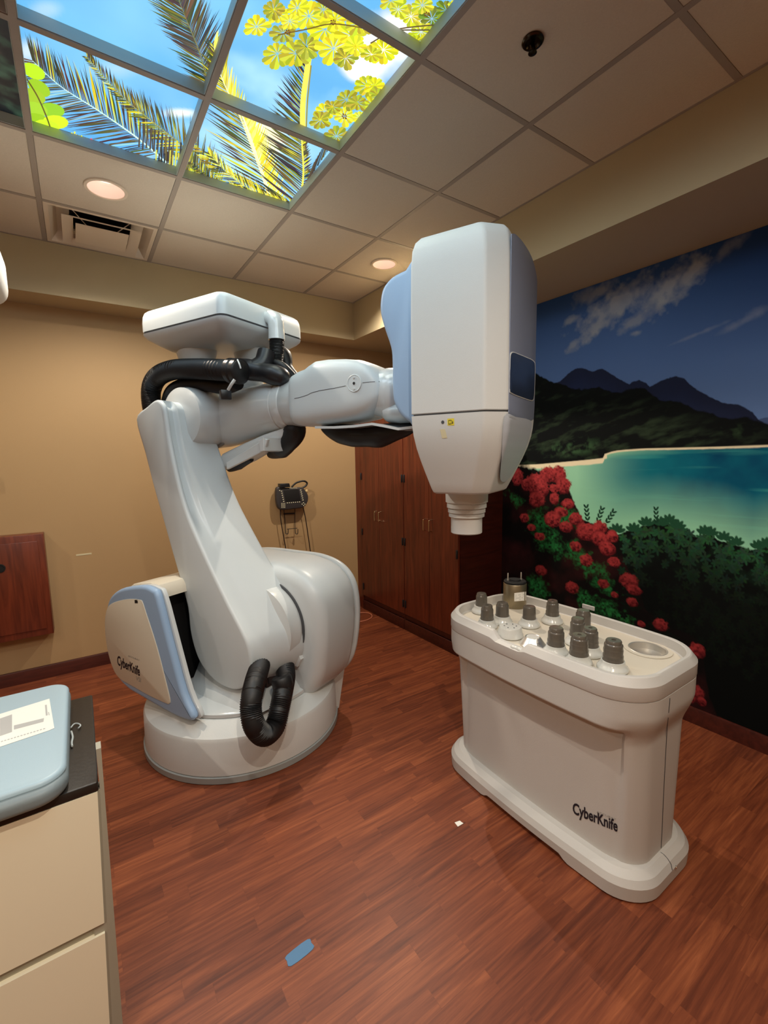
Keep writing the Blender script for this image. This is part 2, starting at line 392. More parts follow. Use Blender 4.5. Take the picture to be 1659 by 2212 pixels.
# ---------------------------------------------------------------- air vent
vx0, vx1, vy0, vy1 = T+.014, 2*T-.014, 2*T+.014, SY-.016
t = thing('air_vent', 'square white ceiling air vent with nested louvre plates and dark throat', 'air vent', ((vx0+vx1)/2, (vy0+vy1)/2, H))
cx = (vx0+vx1)/2; cy = (vy0+vy1)/2
def frame_ring(bm, o, i, z0, z1):
    P = lambda h, z: [bm.verts.new((cx+sx*h[0], cy+sy*h[1], z)) for sx, sy in ((-1, -1), (1, -1), (1, 1), (-1, 1))]
    a = P(o, z0); c = P(i, z1)
    for k in range(4): bm.faces.new((a[k], a[(k+1) % 4], c[(k+1) % 4], c[k]))
hx, hy = (vx1-vx0)/2, (vy1-vy0)/2
b = BM(); frame_ring(b, (hx, hy), (hx-.022, hy-.022), H+.003, H+.003); frame_ring(b, (hx-.022, hy-.022), (hx-.062, hy-.062), H+.003, H+.06); obj('outer_frame', b, M_dwhite, t)
b = BM(); lathe(b, [(.17, .06), (.17, .16)], (cx, cy, H), n=40, cap0=False); obj('throat', b, M_void, t)
b = BM(); frame_ring(b, (hx-.06, hy-.06), (.165, .165), H+.058, H+.07); obj('back_pan', b, M_dwhite, t)
b = BM(); frame_ring(b, (.208, .208), (.150, .150), H-.012, H+.006); frame_ring(b, (.208, .208), (.150, .150), H-.010, H+.009); obj('louvre', b, M_dwhite, t)
b = BM(); frame_ring(b, (.140, .140), (.002, .002), H-.018, H-.014); frame_ring(b, (.140, .140), (.002, .002), H-.0165, H-.011); obj('center_plate', b, M_dwhite, t)
for sx, sy in ((-1, -1), (1, -1), (1, 1), (-1, 1)):
    b = BM(); tube(b, [(cx+sx*.06, cy+sy*.06, H-.008), (cx+sx*.16, cy+sy*.16, H+.055)], .003, 6, smooth=False); obj('brace', b, M_dwhite, t)
# ================================================================ BACKLIT SKY PANELS
PZ = H+.050
def ap(u, v): p = at(u, v, 2, PZ); return (p.x, p.y)
def vnoise(x, y, seed=0, oct=4):
    """smooth value noise on numpy arrays"""
    rs = np.random.RandomState(seed); G = rs.rand(64, 64); out = 0; amp = 1; tot = 0
    for o in range(oct):
        xi = np.floor(x).astype(int); yi = np.floor(y).astype(int); fx = x-xi; fy = y-yi; fx = fx*fx*(3-2*fx); fy = fy*fy*(3-2*fy)
        g = lambda a, c: G[(a) % 64, (c) % 64]
        out = out+amp*((g(xi, yi)*(1-fx)+g(xi+1, yi)*fx)*(1-fy)+(g(xi, yi+1)*(1-fx)+g(xi+1, yi+1)*fx)*fy); tot += amp
        amp *= .5; x = x*2.03+11.3; y = y*2.03+5.7
    return out/tot
def lin(c): return np.array(s2l(c))
def mixc(a, b_, t): t = np.clip(t, 0, 1)[..., None]; return a*(1-t)+b_*t
ART = []   # (poly in plane coords, colour or per-vertex colours)
def V2(a): return Vector((a[0], a[1]))
def poly_px(P, c): ART.append(([ap(*p) for p in P], lin(c)))
def cols(base, j=18): return tuple(max(0, min(255, x+random.uniform(-j, j))) for x in base)
def frond(P, Lp, Rp, ang, n, cl, cr, wleaf=5, rach=(200, 225, 215), rw=3, fl=1, tipc=None, start=0):
    """palm frond: rachis polyline in px (base first), leaflet lengths left/right"""
    pts = crom([Vector((p[0], p[1], 0)) for p in P], 10); m = len(pts)
    for side, Ls, cc in ((1, Lp, cl), (-1, Rp, cr)):
        if not Ls: continue
        for i in range(n):
            t = start+(1-start)*(i+.5)/n; x = t*(m-1); k = int(min(x, m-2)); p = pts[k].lerp(pts[k+1], x-k); d = (pts[k+1]-pts[k]).normalized()
            xx = t*(len(Ls)-1); a = int(min(xx, len(Ls)-2)); ln = (Ls[a]+(Ls[a+1]-Ls[a])*(xx-a))*random.uniform(.86, 1.1)
            th = math.radians(ang*(1-.35*t)+random.uniform(-5, 5))*side
            q = Vector((d.x*math.cos(th)-d.y*math.sin(th), d.x*math.sin(th)+d.y*math.cos(th), 0)); nn = Vector((-q.y, q.x, 0))
            w = wleaf*random.uniform(.6, 1.15)
            c = random.choice(cc); c = cols(c, 14)
            poly_px([(p+nn*w*.25)[:2], (p+q*ln*.45+nn*w*.5)[:2], (p+q*ln)[:2], (p+q*ln*.45-nn*w*.5)[:2], (p-nn*w*.25)[:2]], c)
            if tipc and random.random() < .5:
                poly_px([(p)[:2], (p+q*ln*.3+nn*w*.22)[:2], (p+q*ln*.55)[:2], (p+q*ln*.3-nn*w*.2)[:2]], cols(random.choice(tipc), 15))
    L_ = []; R_ = []
    for i, p in enumerate(pts):
        d = (pts[min(i+1, m-1)]-pts[max(i-1, 0)]).normalized(); nn = Vector((-d.y, d.x, 0)); w = rw*(1-.8*i/m)
        L_.append(p+nn*w*.5); R_.append(p-nn*w*.5)
    for i in range(m-1): poly_px([L_[i][:2], L_[i+1][:2], R_[i+1][:2], R_[i][:2]], cols(rach, 8))
def rosette(u, v, r, c=(238, 232, 40), c2=(196, 190, 24), n=9, rot=None, sq=1.0, skew=0):
    rot = random.uniform(0, 6.28) if rot is None else rot; gap = 2*PI/n
    for i in range(n):
        a = rot+i*gap; rr = r*random.uniform(.72, 1.12); Q = []
        for t, w in ((.05, .0), (.40, .13), (.70, .29), (.90, .25), (.99, .10), (.94, 0), (.99, -.10), (.90, -.25), (.70, -.29), (.40, -.13)):
            x = t*rr; y = w*rr*.92
            X = x*math.cos(a)-y*math.sin(a); Y = (x*math.sin(a)+y*math.cos(a))*sq+skew*X
            Q.append((u+X, v+Y))
        poly_px(Q, cols(c, 14))
        poly_px([Q[0], Q[1], Q[2], Q[3], Q[4], Q[5]], cols(c2, 12))
def stroke(P, w, c):
    pts = crom([Vector((p[0], p[1], 0)) for p in P], 6) if len(P) > 2 else [Vector((p[0], p[1], 0)) for p in P]
    for a, c_ in zip(pts, pts[1:]):
        d = (c_-a).normalized(); nn = Vector((-d.y, d.x, 0))*w*.5
        poly_px([(a+nn)[:2], (c_+nn)[:2], (c_-nn)[:2], (a-nn)[:2]], cols(c, 5))
DK = [(58, 50, 48), (74, 62, 50), (40, 44, 52), (92, 84, 50)]; DG = [(60, 66, 30), (110, 108, 30), (44, 44, 34)]; YG = [(206, 198, 34), (170, 168, 30), (226, 220, 60)]; BL = [(70, 96, 120), (90, 130, 160), (52, 60, 70)]; PY = [(250, 244, 120), (246, 238, 60), (226, 214, 50)]
# fronds in the far left tile
frond([(372, 362), (300, 300), (215, 240), (130, 185), (70, 130)], [60, 90, 100, 90, 60], [40, 95, 110, 95, 60], 52, 84, DK+YG[:1]+DG[:1], DK+[(150, 190, 200)], 3.8, (196, 226, 216), 4)
frond([(470, 420), (410, 330), (330, 262), (262, 205), (188, 122)], [70, 80, 62, 40, 26], [40, 66, 44, 26, 14], 46, 80, DG+DK[:2], DG+YG[:1], 3.6, (150, 150, 60), 3, tipc=YG)
for k in range(16): stroke([(300+k*8, 318+k*3+random.uniform(-6, 6)), (303+k*8, 262+k*4)], 3.5, random.choice(DK+YG[:1]))
for k in range(18): stroke([(335+k*6, 385-k*.5), (338+k*6, 335-random.uniform(0, 14))], 3, random.choice([(46, 36, 30), (206, 200, 70), (30, 30, 36)]))
# frond top middle
frond([(452, 190), (430, 110), (402, 40), (375, -30)], [60, 95, 90, 70], [55, 90, 100, 90], 50, 74, DK+DG[:1], DK+DG, 4.2, (120, 120, 70), 3)
# central pale frond
frond([(600, 470), (560, 360), (520, 255), (480, 170), (462, 100)], [60, 78, 50, 60, 40], [90, 125, 110, 60, 30], 42, 64, PY+YG, DK+YG[:1]+DG, 5, (250, 246, 170), 5, tipc=PY)
frond([(598, 470), (570, 385), (535, 280), (520, 240)], [34, 46, 40, 24], None, 60, 44, PY, PY, 7, (252, 250, 190), 9)
# right trunk-like frond
frond([(642, 470), (655, 380), (652, 300), (652, 220), (668, 110)], [20, 26, 16, 8, 0], [120, 120, 90, 70, 20], 62, 76, DK+YG[:1], DK+DG, 5, (236, 226, 80), 5, tipc=YG)
stroke([(655, 300), (654, 230), (662, 160), (676, 70)], 12, (238, 224, 90)); stroke([(661, 300), (664, 220), (672, 140)], 3, (150, 140, 50))
frond([(400, 300), (430, 340), (470, 385), (520, 440)], [30, 34, 30, 20], [20, 30, 20, 10], 50, 30, YG+DG, YG+DG, 4, (120, 120, 40), 2)
frond([(398, 392), (440, 398), (490, 412), (540, 436)], [44, 54, 50, 30], None, 78, 44, DG+YG, YG, 3.4, (110, 110, 40), 2)
frond([(402, 352), (432, 376), (470, 402), (520, 440)], [40, 46, 34, 20], [14, 14, 10, 6], 70, 40, DG+YG[:2]+DK[:1], DG, 3.2, (120, 120, 40), 2)
frond([(620, 456), (560, 420), (500, 380), (452, 330)], [30, 40, 36, 20], [34, 40, 34, 18], 40, 54, YG+PY[2:]+DG[:1], YG+DG, 2.8, (190, 190, 60), 2.5)
frond([(650, 452), (600, 440), (550, 424), (500, 402)], [26, 30, 26, 16], [16, 20, 16, 8], 50, 44, PY+YG+DK[:1], PY+DK[:1], 2.6, (240, 236, 120), 2)
for k in range(12): stroke([(662+k*4, 392-k*6), (680+k*4, 348-k*7)], 3, random.choice(DK+BL))
# round leaves on left
for (u, v, a) in ((72, 152, .5), (84, 188, .6), (72, 206, .4), (112, 236, .2), (76, 234, .3), (78, 258, .2), (120, 262, .1), (100, 272, .2)):
    poly_px([(u+28*math.cos(t)*math.cos(a)-15*math.sin(t)*math.sin(a), v+28*math.cos(t)*math.sin(a)+15*math.sin(t)*math.cos(a)) for t in [k*PI/7 for k in range(14)]], cols(random.choice([(176, 216, 30), (150, 196, 40), (206, 232, 40)]), 10))
stroke([(52, 160), (80, 205), (100, 250), (112, 285)], 3, (90, 80, 30))
for (u, v, c) in ((160, 290, (240, 230, 40)), (172, 296, (220, 224, 40)), (182, 302, (228, 220, 60)), (196, 304, (236, 60, 90))): rosette(u, v, 8, c, c, 5)
# cecropia rosettes
RS = [(556, 56, 28), (600, 32, 24), (612, 70, 26), (596, 112, 34), (640, 116, 32), (664, 34, 34), (700, 60, 34), (662, 96, 30), (720, 106, 38), (756, 76, 30), (776, 52, 30), (826, 102, 34), (640, 16, 24), (724, 40, 28), (588, 20, 26), (744, 120, 28), (806, 112, 22), (700, 22, 22), (626, 44, 20), (766, 98, 26), (888, 34, 26), (930, 40, 30), (906, 66, 28), (966, 22, 26), (862, 18, 24), (940, 74, 24), (895, 88, 22), (985, 10, 20), (840, 4, 24), (910, 8, 24),
      (700, 236, 24), (690, 256, 22), (742, 250, 24), (752, 210, 26), (790, 182, 28), (812, 186, 24), (816, 200, 20), (728, 288, 28), (770, 222, 22), (776, 246, 16), (722, 226, 18), (802, 222, 20)]
for k, (u, v, r) in enumerate(RS):
    far = u > 838 and v < 100; c = random.choice([(246, 240, 50), (238, 232, 36), (206, 204, 44), (176, 176, 50)]) if not far else random.choice([(190, 206, 40), (120, 140, 40), (214, 218, 50)])
    if r >= 28 and 700 < v: pass
    rosette(u+random.uniform(-4, 4), v+random.uniform(-4, 4), r*1.12, c, tuple(x*.82 for x in c), 9, sq=.86)
stroke([(600, 72), (660, 60), (720, 48), (790, 58)], 3, (110, 90, 30)); stroke([(800, 90), (860, 62), (980, 50)], 3, (90, 74, 40)); stroke([(850, 64), (935, 64)], 3, (80, 66, 40))
for (u, v) in ((720, 44), (622, 66), (922, 30), (744, 248)): rosette(u, v, 7, (120, 70, 30), (90, 50, 20), 6)

def clip(P, x0, x1, y0, y1):
    for ax, val, sg in ((0, x0, 1), (0, x1, -1), (1, y0, 1), (1, y1, -1)):
        out = []
        for i in range(len(P)):
            a, c = P[i-1], P[i]; da = (a[ax]-val)*sg; dc = (c[ax]-val)*sg
            if (da >= 0) != (dc >= 0):
                t = da/(da-dc); out.append((a[0]+(c[0]-a[0])*t, a[1]+(c[1]-a[1])*t))
            if dc >= 0: out.append(c)
        P = out
        if len(P) < 3: return []
    return P
M_sky = attr_mat('backlit_picture', 1.35)
ptsky = [(ap(160, 20), (96, 176, 232)), ]
def sky_color(X, Y, dark):
    n1 = vnoise(X*2.2+3, Y*2.2+9, 3); n2 = vnoise(X*7+1, Y*7+2, 5)
    base = mixc(lin((88, 166, 222)), lin((132, 200, 234)), (n1-.25)*1.6)
    # bright clouds measured against the picture
    def blob(u, v, ru, rv, amp=1.):
        c = ap(u, v); e = ap(u+ru, v); f = ap(u, v+rv)
        ux, uy = e[0]-c[0], e[1]-c[1]; vx, vy = f[0]-c[0], f[1]-c[1]; det = ux*vy-uy*vx
        a = ((X-c[0])*vy-(Y-c[1])*vx)/det; d = (-(X-c[0])*uy+(Y-c[1])*ux)/det
        return amp*np.clip(1.35-np.sqrt(a*a+d*d)-(.5-n2)*1.3, 0, 1)
    m = blob(820, 110, 80, 55, 1.2)+blob(770, 150, 32, 22)+blob(395, 243, 34, 10, .9)+blob(60, 110, 26, 24, .5)+blob(870, 60, 50, 40)+blob(100, 20, 30, 16, .25)+blob(250, 150, 60, 20, .2)
    col = mixc(base, lin((250, 248, 238)), m)
    col = mixc(col, lin((176, 224, 246)), blob(560, 330, 120, 120, .8))
    col = mixc(col, lin((255, 250, 190))*1.1, blob(572, 300, 34, 40, 1.))
    if dark:
        n3 = vnoise(X*9, Y*9, 8); n4 = vnoise(X*22, Y*22, 9)
        col = mixc(lin((12, 18, 22)), lin((44, 66, 52)), (n4-.45)*3*(n3 > .4)); col = mixc(col, lin((40, 66, 120)), np.clip((-.15-Y)*3+(n3-.5), 0, 1)); col = mixc(col, lin((120, 36, 44)), (vnoise(X*12+5, Y*12, 12)-.72)*8*(Y < .25))
    return col
def mesh_from(name, V, F, C, m, parent, org):
    me = bpy.data.meshes.new(name); me.from_pydata([(v[0]-org.x, v[1]-org.y, v[2]-org.z) for v in V], [], F)
    ca = me.color_attributes.new('Col', 'FLOAT_COLOR', 'POINT'); a = np.ones((len(V), 4), dtype=np.float32); a[:, :3] = C; ca.data.foreach_set('color', a.ravel())
    me.materials.append(m); o = bpy.data.objects.new(name, me); COL.objects.link(o); o.parent = parent; ORG[o.name] = org; return o
NM = {(0, 0): 'dark foliage picture, at the left edge', (1, 0): 'a palm frond and round green leaves', (2, 0): 'dense yellow and dark palm fronds', (1, -1): 'mostly clear blue sky and a palm frond tip', (2, -1): 'yellow umbrella leaves and white cloud', (2, -2): 'yellow green leaves and branches, at the top edge'}
for (c, r) in SKY:
    x0, x1, y0, y1 = c*T+hw, (c+1)*T-hw, r*T+hw, (r+1)*T-hw; seen = (c, r) in NM; org = Vector(((x0+x1)/2, (y0+y1)/2, H))
    t = thing('backlit_sky_panel', 'backlit ceiling picture panel showing '+NM[(c, r)] if seen else 'backlit ceiling picture panel of blue sky, outside the frame', 'light panel', org, 'backlit sky picture panels in the ceiling')
    b = BM(); g_ = .0008; w_ = .003
    for (ax, ay, bx, by) in ((x0+g_, y0+g_, x1-g_, y0+w_), (x1-w_, y0+w_, x1-g_, y1-w_), (x0+g_, y1-w_, x1-g_, y1-g_), (x0+g_, y0+w_, x0+w_, y1-w_)): box(b, (ax, ay, H+.006), (bx, by, PZ-.003))
    obj('recess_frame', b, M_boxside, t)
    N_ = 60; gx = np.linspace(x0, x1, N_+1); gy = np.linspace(y0, y1, N_+1); GX, GY = np.meshgrid(gx, gy, indexing='ij')
    C = list(sky_color(GX, GY, c == 0).reshape(-1, 3)); V = [(a, d, PZ) for a, d in zip(GX.ravel(), GY.ravel())]
    F = [(i*(N_+1)+j, i*(N_+1)+j+1, (i+1)*(N_+1)+j+1, (i+1)*(N_+1)+j) for i in range(N_) for j in range(N_)]
    if seen and c > 0:
        lay = 0
        for P, cc in ART:
            Q = clip(P, x0, x1, y0, y1)
            if len(Q) < 3: continue
            lay += 1; k0 = len(V)
            ar = sum(Q[i-1][0]*Q[i][1]-Q[i][0]*Q[i-1][1] for i in range(len(Q)))
            if ar > 0: Q = Q[::-1]
            V += [(q[0], q[1], PZ-.0004-lay*.000006) for q in Q]; C += [cc]*len(Q); F.append(tuple(range(k0, k0+len(Q))))
    o = mesh_from('picture', V, F, np.array(C), M_sky, t, org)
    ld = bpy.data.lights.new('backlight', 'SPOT'); ld.energy = SKYW*(.25 if c == 0 else 1); ld.color = (.80, .93, 1.0) if c < 2 else (.92, .98, .9); ld.spot_size = math.radians(179); ld.spot_blend = .3; ld.shadow_soft_size = .25
    lo = bpy.data.objects.new('backlight', ld); COL.objects.link(lo); lo.parent = t; lo.location = (0, 0, -.01)

# ================================================================ MURAL
def wp(u, v): p = at(u, v, 0, WX-.003); return (p.y, p.z)
def zp(x, y): return wp(1060+x/1.907, 480+y/1.907)     # measured on an enlarged view
def build_mural():
    ya = np.concatenate([np.linspace(Y0+.01, -1.52, 180), np.linspace(-1.515, .560, 560)]); za = np.linspace(.101, SZ-.001, 700)
    Y, Z = np.meshgrid(ya, za, indexing='ij'); n1 = vnoise(Y*6+30, Z*6+4, 21); n2 = vnoise(Y*24+30, Z*24+4, 22); n3 = vnoise(Y*70+30, Z*70+4, 23, 3); n4 = vnoise(Y*2+9, Z*2+4, 24)
    def line(pts, ext=True):
        q = sorted([zp(*p) for p in pts]); return np.interp(Y, [a for a, _ in q], [c for _, c in q])
    C = mixc(lin((44, 78, 132)), lin((104, 134, 186)), (2.72-Z)/(2.72-1.75))
    C = mixc(C, lin((30, 56, 104)), np.clip((-Y-.55)*1.2, 0, 1)*np.clip((Z-2.1)*2.2, 0, 1))
    def blob(x, y, rx, ry, rot=0, soft=.5, nz=.8):
        c = zp(x, y); a = zp(x+rx, y); d = zp(x, y+ry); rx_ = abs(a[0]-c[0]); ry_ = abs(d[1]-c[1]); ca, sa = math.cos(rot), math.sin(rot)
        P = -(Y-c[0]); Q = -(Z-c[1]); p = (P*ca+Q*sa)/rx_; q = (-P*sa+Q*ca)/ry_
        return np.clip((1-np.sqrt(p*p+q*q)-(n2-.5)*nz)/soft, 0, 1)
    cl = 0
    for (x, y, rx, ry, rt, am) in ((520, 340, 230, 85, -.25, .8), (700, 290, 190, 90, -.5, .7), (420, 300, 100, 46, -.2, .5), (820, 220, 120, 50, -.6, .7), (330, 405, 40, 22, -.2, .6), (420, 440, 100, 48, -.6, .75), (350, 500, 60, 26, -.6, .5), (600, 400, 110, 40, -.4, .5), (600, 455, 32, 14, 0, .5), (980, 110, 120, 30, -.6, .35)):
        cl = np.maximum(cl, am*blob(x, y, rx, ry, rt, .8, 1.2))
    cl = cl*(.55+.7*n1)
    C = mixc(C, lin((164, 168, 172)), cl)
    for (x, y, rx, ry, rt) in ((840, 465, 150, 10, -.22), (1000, 430, 90, 20, -.3), (1100, 375, 60, 30, -.3)): C = mixc(C, lin((140, 150, 176)), .5*blob(x, y, rx, ry, rt, 1, .9))
    far = line([(900, 850), (1080, 830), (1105, 812), (1125, 806), (1142, 804), (1250, 812), (1400, 850)])
    C = mixc(C, lin((74, 92, 134)), (far-Z)/.005+.5)
    rid = line([(-60, 700), (190, 690), (285, 655), (330, 615), (350, 603), (375, 600), (400, 608), (420, 616), (440, 607), (460, 603), (485, 618), (520, 640), (570, 668), (590, 655), (612, 650), (640, 662), (655, 678), (700, 655), (740, 640), (765, 635), (800, 645), (820, 668), (850, 690), (905, 720), (960, 745), (1020, 750), (1050, 765), (1080, 785), (1105, 815), (1142, 835), (1200, 900)])
    C = mixc(C, mixc(lin((32, 38, 62)), lin((44, 58, 100)), np.clip((rid-Z)*3, 0, 1)*n1*1.3), (rid+(n3-.5)*.008-Z)/.006+.5)
    hill = line([(-60, 560), (100, 590), (195, 625), (250, 655), (290, 668), (350, 690), (450, 682), (500, 700), (540, 705), (560, 690), (600, 680), (640, 690), (700, 730), (780, 742), (850, 770), (930, 800), (980, 812), (1040, 806), (1142, 830), (1300, 860)])
    m = (hill+(n2-.5)*.03-Z)/.010+.5
    str_ = vnoise(Y*7-Z*9+30, Z*26+Y*9+4, 31)
    g = mixc(lin((14, 18, 18)), lin((46, 60, 44)), (str_-.52)*4*np.clip((hill-Z)*5, 0, 1)); g = mixc(g, lin((66, 100, 66)), (n2-.45)*3*blob(330, 930, 190, 50, -.05, .6, .6)); g = mixc(g, lin((60, 84, 56)), (n2-.5)*2.5*blob(1020, 860, 120, 40, 0, .6, .6))
    C = mixc(C, g, m)
    # sea
    shore = line([(-60, 1010), (128, 1000), (200, 997), (300, 988), (400, 979), (462, 972), (466, 965), (470, 955), (500, 945), (520, 941), (560, 937), (640, 932), (900, 926), (1142, 918), (1500, 910)])
    sea = Z < shore
    d = shore-Z
    yl = zp(380, 1000)[0]
    deep = mixc(lin((10, 106, 128)), lin((4, 70, 104)), (n1-.3)*2)
    S = mixc(lin((20, 124, 136)), deep, np.clip((zp(480, 0)[0]-Y)*1.6, 0, 1))
    stre = vnoise(Y*2.2+50, Z*34+4, 41)
    S = mixc(S, lin((70, 168, 160)), (stre-.55)*2.2)
    shal = np.clip(1-(zp(330, 1100)[0]-Y)/.55, 0, 1)**1.6                 # lighter towards the beach
    S = mixc(S, lin((160, 222, 186)), shal*1.15)
    hz = line([(300, 1180), (520, 1235), (680, 1225), (850, 1260), (960, 1290), (1070, 1345), (1142, 1330), (1300, 1350)])
    S = mixc(S, lin((148, 212, 176)), np.clip(1-(Z-hz)/.30, 0, 1)**1.3*.95)
    S = mixc(S, lin((150, 210, 170)), np.clip(1-d/.045, 0, 1)*np.clip((Y-zp(800, 940)[0])*2.5, 0, 1))
    S = mixc(S, lin((250, 236, 200)), (np.where(Y > zp(480, 960)[0], .034, .011)+(n2-.5)*.006-d)/.007+.5)
    C = mixc(C, S, (shore-Z)/.006+.5)
    # hedge
    he = line([(300, 1200), (500, 1262), (520, 1290), (560, 1272), (600, 1262), (640, 1245), (680, 1225), (740, 1240), (800, 1262), (850, 1290), (900, 1283), (950, 1310), (1000, 1320), (1070, 1352), (1110, 1345), (1142, 1335), (1300, 1330)])
    m = Z < he+(n2-.5)*.04
    hg = mixc(lin((6, 10, 9)), lin((18, 40, 27)), (n2-.38)*2.6*np.clip(1-(he-Z)/.35, 0, 1)); C = mixc(C, hg, (he+(n2-.5)*.04-Z)/.008+.5)
    bu = line([(-60, 900), (60, 980), (110, 1000), (200, 1020), (310, 1060), (340, 1150), (380, 1220), (520, 1290), (560, 1420), (600, 1480), (640, 1600), (740, 1660), (860, 1720), (900, 1950), (960, 2100), (1142, 2200), (1300, 2300)])
    m = Z < bu+(n2-.5)*.05
    lfm = 0
    for (x, y, rx, ry) in ((200, 1230, 60, 60), (250, 1320, 80, 60), (190, 1500, 60, 50), (410, 1420, 110, 50), (340, 1350, 70, 50), (480, 1600, 80, 50), (400, 1560, 60, 40), (100, 1140, 40, 30), (540, 1640, 60, 40), (470, 1500, 60, 40), (310, 1200, 70, 50)):
        lfm = np.maximum(lfm, blob(x, y, rx, ry, .4, .8, 1.6))
    bg = mixc(lin((14, 10, 10)), lin((52, 20, 22)), (n1-.45)*2.5); bg = mixc(bg, lin((38, 122, 62)), lfm*np.clip((n3-.2)*2, 0, 1)*.95)
    C = mixc(C, bg, (bu+(n2-.5)*.05-Z)/.02+.5)
    rs = random.Random(5)
    def sub(x, y, rx, ry, f):
        c = zp(x, y); a = zp(x+rx, y); dd = zp(x, y+ry); rx_ = abs(a[0]-c[0]); ry_ = abs(dd[1]-c[1])
        i0, i1 = np.searchsorted(ya, [c[0]-rx_*1.3, c[0]+rx_*1.3]); j0, j1 = np.searchsorted(za, [c[1]-ry_*1.3, c[1]+ry_*1.3])
        if i1 <= i0 or j1 <= j0: return
        sl = (slice(i0, i1), slice(j0, j1)); p = -(Y[sl]-c[0])/rx_; q = (Z[sl]-c[1])/ry_
        C[sl] = f(C[sl], p, q, sl)
    # leaves: rosettes of rounded leaflets, a few hundred dabs of paint
    def leaf(x, y, L, w, a, col):
        def f(c, p, q, sl):
            u = p*math.cos(a)+q*math.sin(a); v = -p*math.sin(a)+q*math.cos(a); k = np.clip((1-np.sqrt(((u-.5)/.5)**2+(v/(w/L*.75))**2))*4, 0, 1); return mixc(c, lin(col)*(.7+.5*(1-np.abs(v)*2))[..., None], k)
        sub(x, y, L, L, f)
    for k in range(420):
        x = rs.uniform(540, 1180) if k < 270 else rs.uniform(1180, 1900); top = np.interp(x, [500, 560, 640, 700, 800, 900, 1000, 1070, 1142], [1290, 1280, 1250, 1235, 1262, 1290, 1320, 1350, 1335])
        dy = rs.random()**1.3*520; y = top+dy+8; L = rs.uniform(18, 32); br = max(.07, .80-dy/330)
        col = (int(40*br+7), int(82*br+12), int(56*br+9)); a0 = rs.uniform(0, 6.28); nl = 6
        for i in range(nl): leaf(x, y, L, 8, a0+i*2*PI/nl, (col[0]*rs.uniform(.8, 1.15), col[1]*rs.uniform(.8, 1.15), col[2]*rs.uniform(.8, 1.1)))
    for (x, y) in ((640, 1250), (735, 1240), (700, 1250), (520, 1278), (880, 1285), (905, 1290), (960, 1310), (1010, 1330), (1100, 1345), (1135, 1335), (770, 1262), (590, 1275)):
        for i in range(5): leaf(x, y, 42, 12, PI/2+(i-2)*.55, (30, 72, 50))
    for (x, y, a) in ((400, 1230, 1.7), (440, 1235, 1.2), (475, 1238, .9), (682, 1240, 1.6)):
        for i in range(4):
            for sg in (-1, 1): leaf(x+math.cos(a)*i*14, y-math.sin(a)*i*17, 22, 6, a+sg*.5, (24, 58, 42))
    # red flower heads
    FLW = [(235, 1040, 34, 32), (275, 1040, 38, 34), (300, 1085, 32, 32), (190, 1080, 46, 42), (215, 1100, 26, 26), (150, 1080, 24, 26), (110, 1050, 24, 34), (190, 1143, 34, 30), (262, 1097, 22, 18), (262, 1138, 20, 24), (318, 1160, 26, 20), (290, 1195, 28, 20), (255, 1225, 36, 30), (350, 1222, 30, 24), (310, 1255, 28, 22), (395, 1275, 44, 36), (450, 1258, 30, 26), (500, 1295, 26, 24), (450, 1305, 34, 28), (480, 1345, 34, 28), (140, 1218, 20, 18), (168, 1258, 18, 14), (203, 1295, 22, 16), (350, 1335, 24, 20), (393, 1392, 28, 24), (508, 1400, 28, 20), (208, 1435, 24, 20), (335, 1505, 28, 24), (465, 1490, 24, 18), (568, 1478, 40, 30), (590, 1515, 32, 20), (583, 1565, 24, 18), (510, 1535, 16, 12), (700, 1658, 32, 24), (620, 1655, 18, 12), (850, 1765, 36, 30), (845, 1940, 36, 34), (820, 1955, 24, 26), (870, 1975, 20, 18)]
    FLW += [(rs.uniform(900, 1300), rs.uniform(1900, 2150), 26, 24) for _ in range(3)]
    FLW.sort(key=lambda q: q[1])
    for (x, y, rx, ry) in FLW:
        def f(c, p, q, sl, x=x):
            r = np.sqrt(p*p+q*q); k = np.clip((1-r-(n3[sl]-.5)*.5)*5, 0, 1); sh = np.clip(.55+.42*q-.1*p+(n3[sl]-.5)*1.6, 0, 1); dk = .7 if y > 1400 else 1
            return mixc(c, mixc(lin((78, 14, 22))*dk, lin((182, 62, 64))*dk, sh), k)
        sub(x, y, rx*1.1, ry*1.15, f)
    return ya, za, C
ya, za, C = build_mural(); ny, nz = len(ya), len(za)
MUR = 1.0
t = thing('wall_mural', 'wall covering mural of a tropical bay with mountains, turquoise sea and red flowers', 'mural', (WX-.004, -1.8, 0))
me = bpy.data.meshes.new('picture_sheet'); V = np.empty((ny*nz, 3), dtype=np.float32); YY, ZZ = np.meshgrid(ya, za, indexing='ij')
V[:, 0] = 0; V[:, 1] = YY.ravel()+1.8; V[:, 2] = ZZ.ravel()
I, J = np.meshgrid(np.arange(ny-1), np.arange(nz-1), indexing='ij'); k = (I*nz+J).ravel(); F = np.stack([k, k+1, k+nz+1, k+nz], 1).astype(np.int32)
me.vertices.add(len(V)); me.vertices.foreach_set('co', V.ravel()); me.loops.add(F.size); me.loops.foreach_set('vertex_index', F.ravel()); me.polygons.add(len(F)); me.polygons.foreach_set('loop_start', np.arange(0, F.size, 4, dtype=np.int32)); me.update(calc_edges=True)
ca = me.color_attributes.new('Col', 'FLOAT_COLOR', 'POINT'); a_ = np.ones((len(V), 4), dtype=np.float32); a_[:, :3] = np.clip(C.reshape(-1, 3)*MUR, 0, 1); ca.data.foreach_set('color', a_.ravel())
mm_ = attr_mat('mural_paint', 0, .85); mm_.node_tree.nodes['Principled BSDF'].inputs['Specular IOR Level'].default_value = .12; me.materials.append(mm_); o = bpy.data.objects.new('picture_sheet', me); COL.objects.link(o); o.parent = t

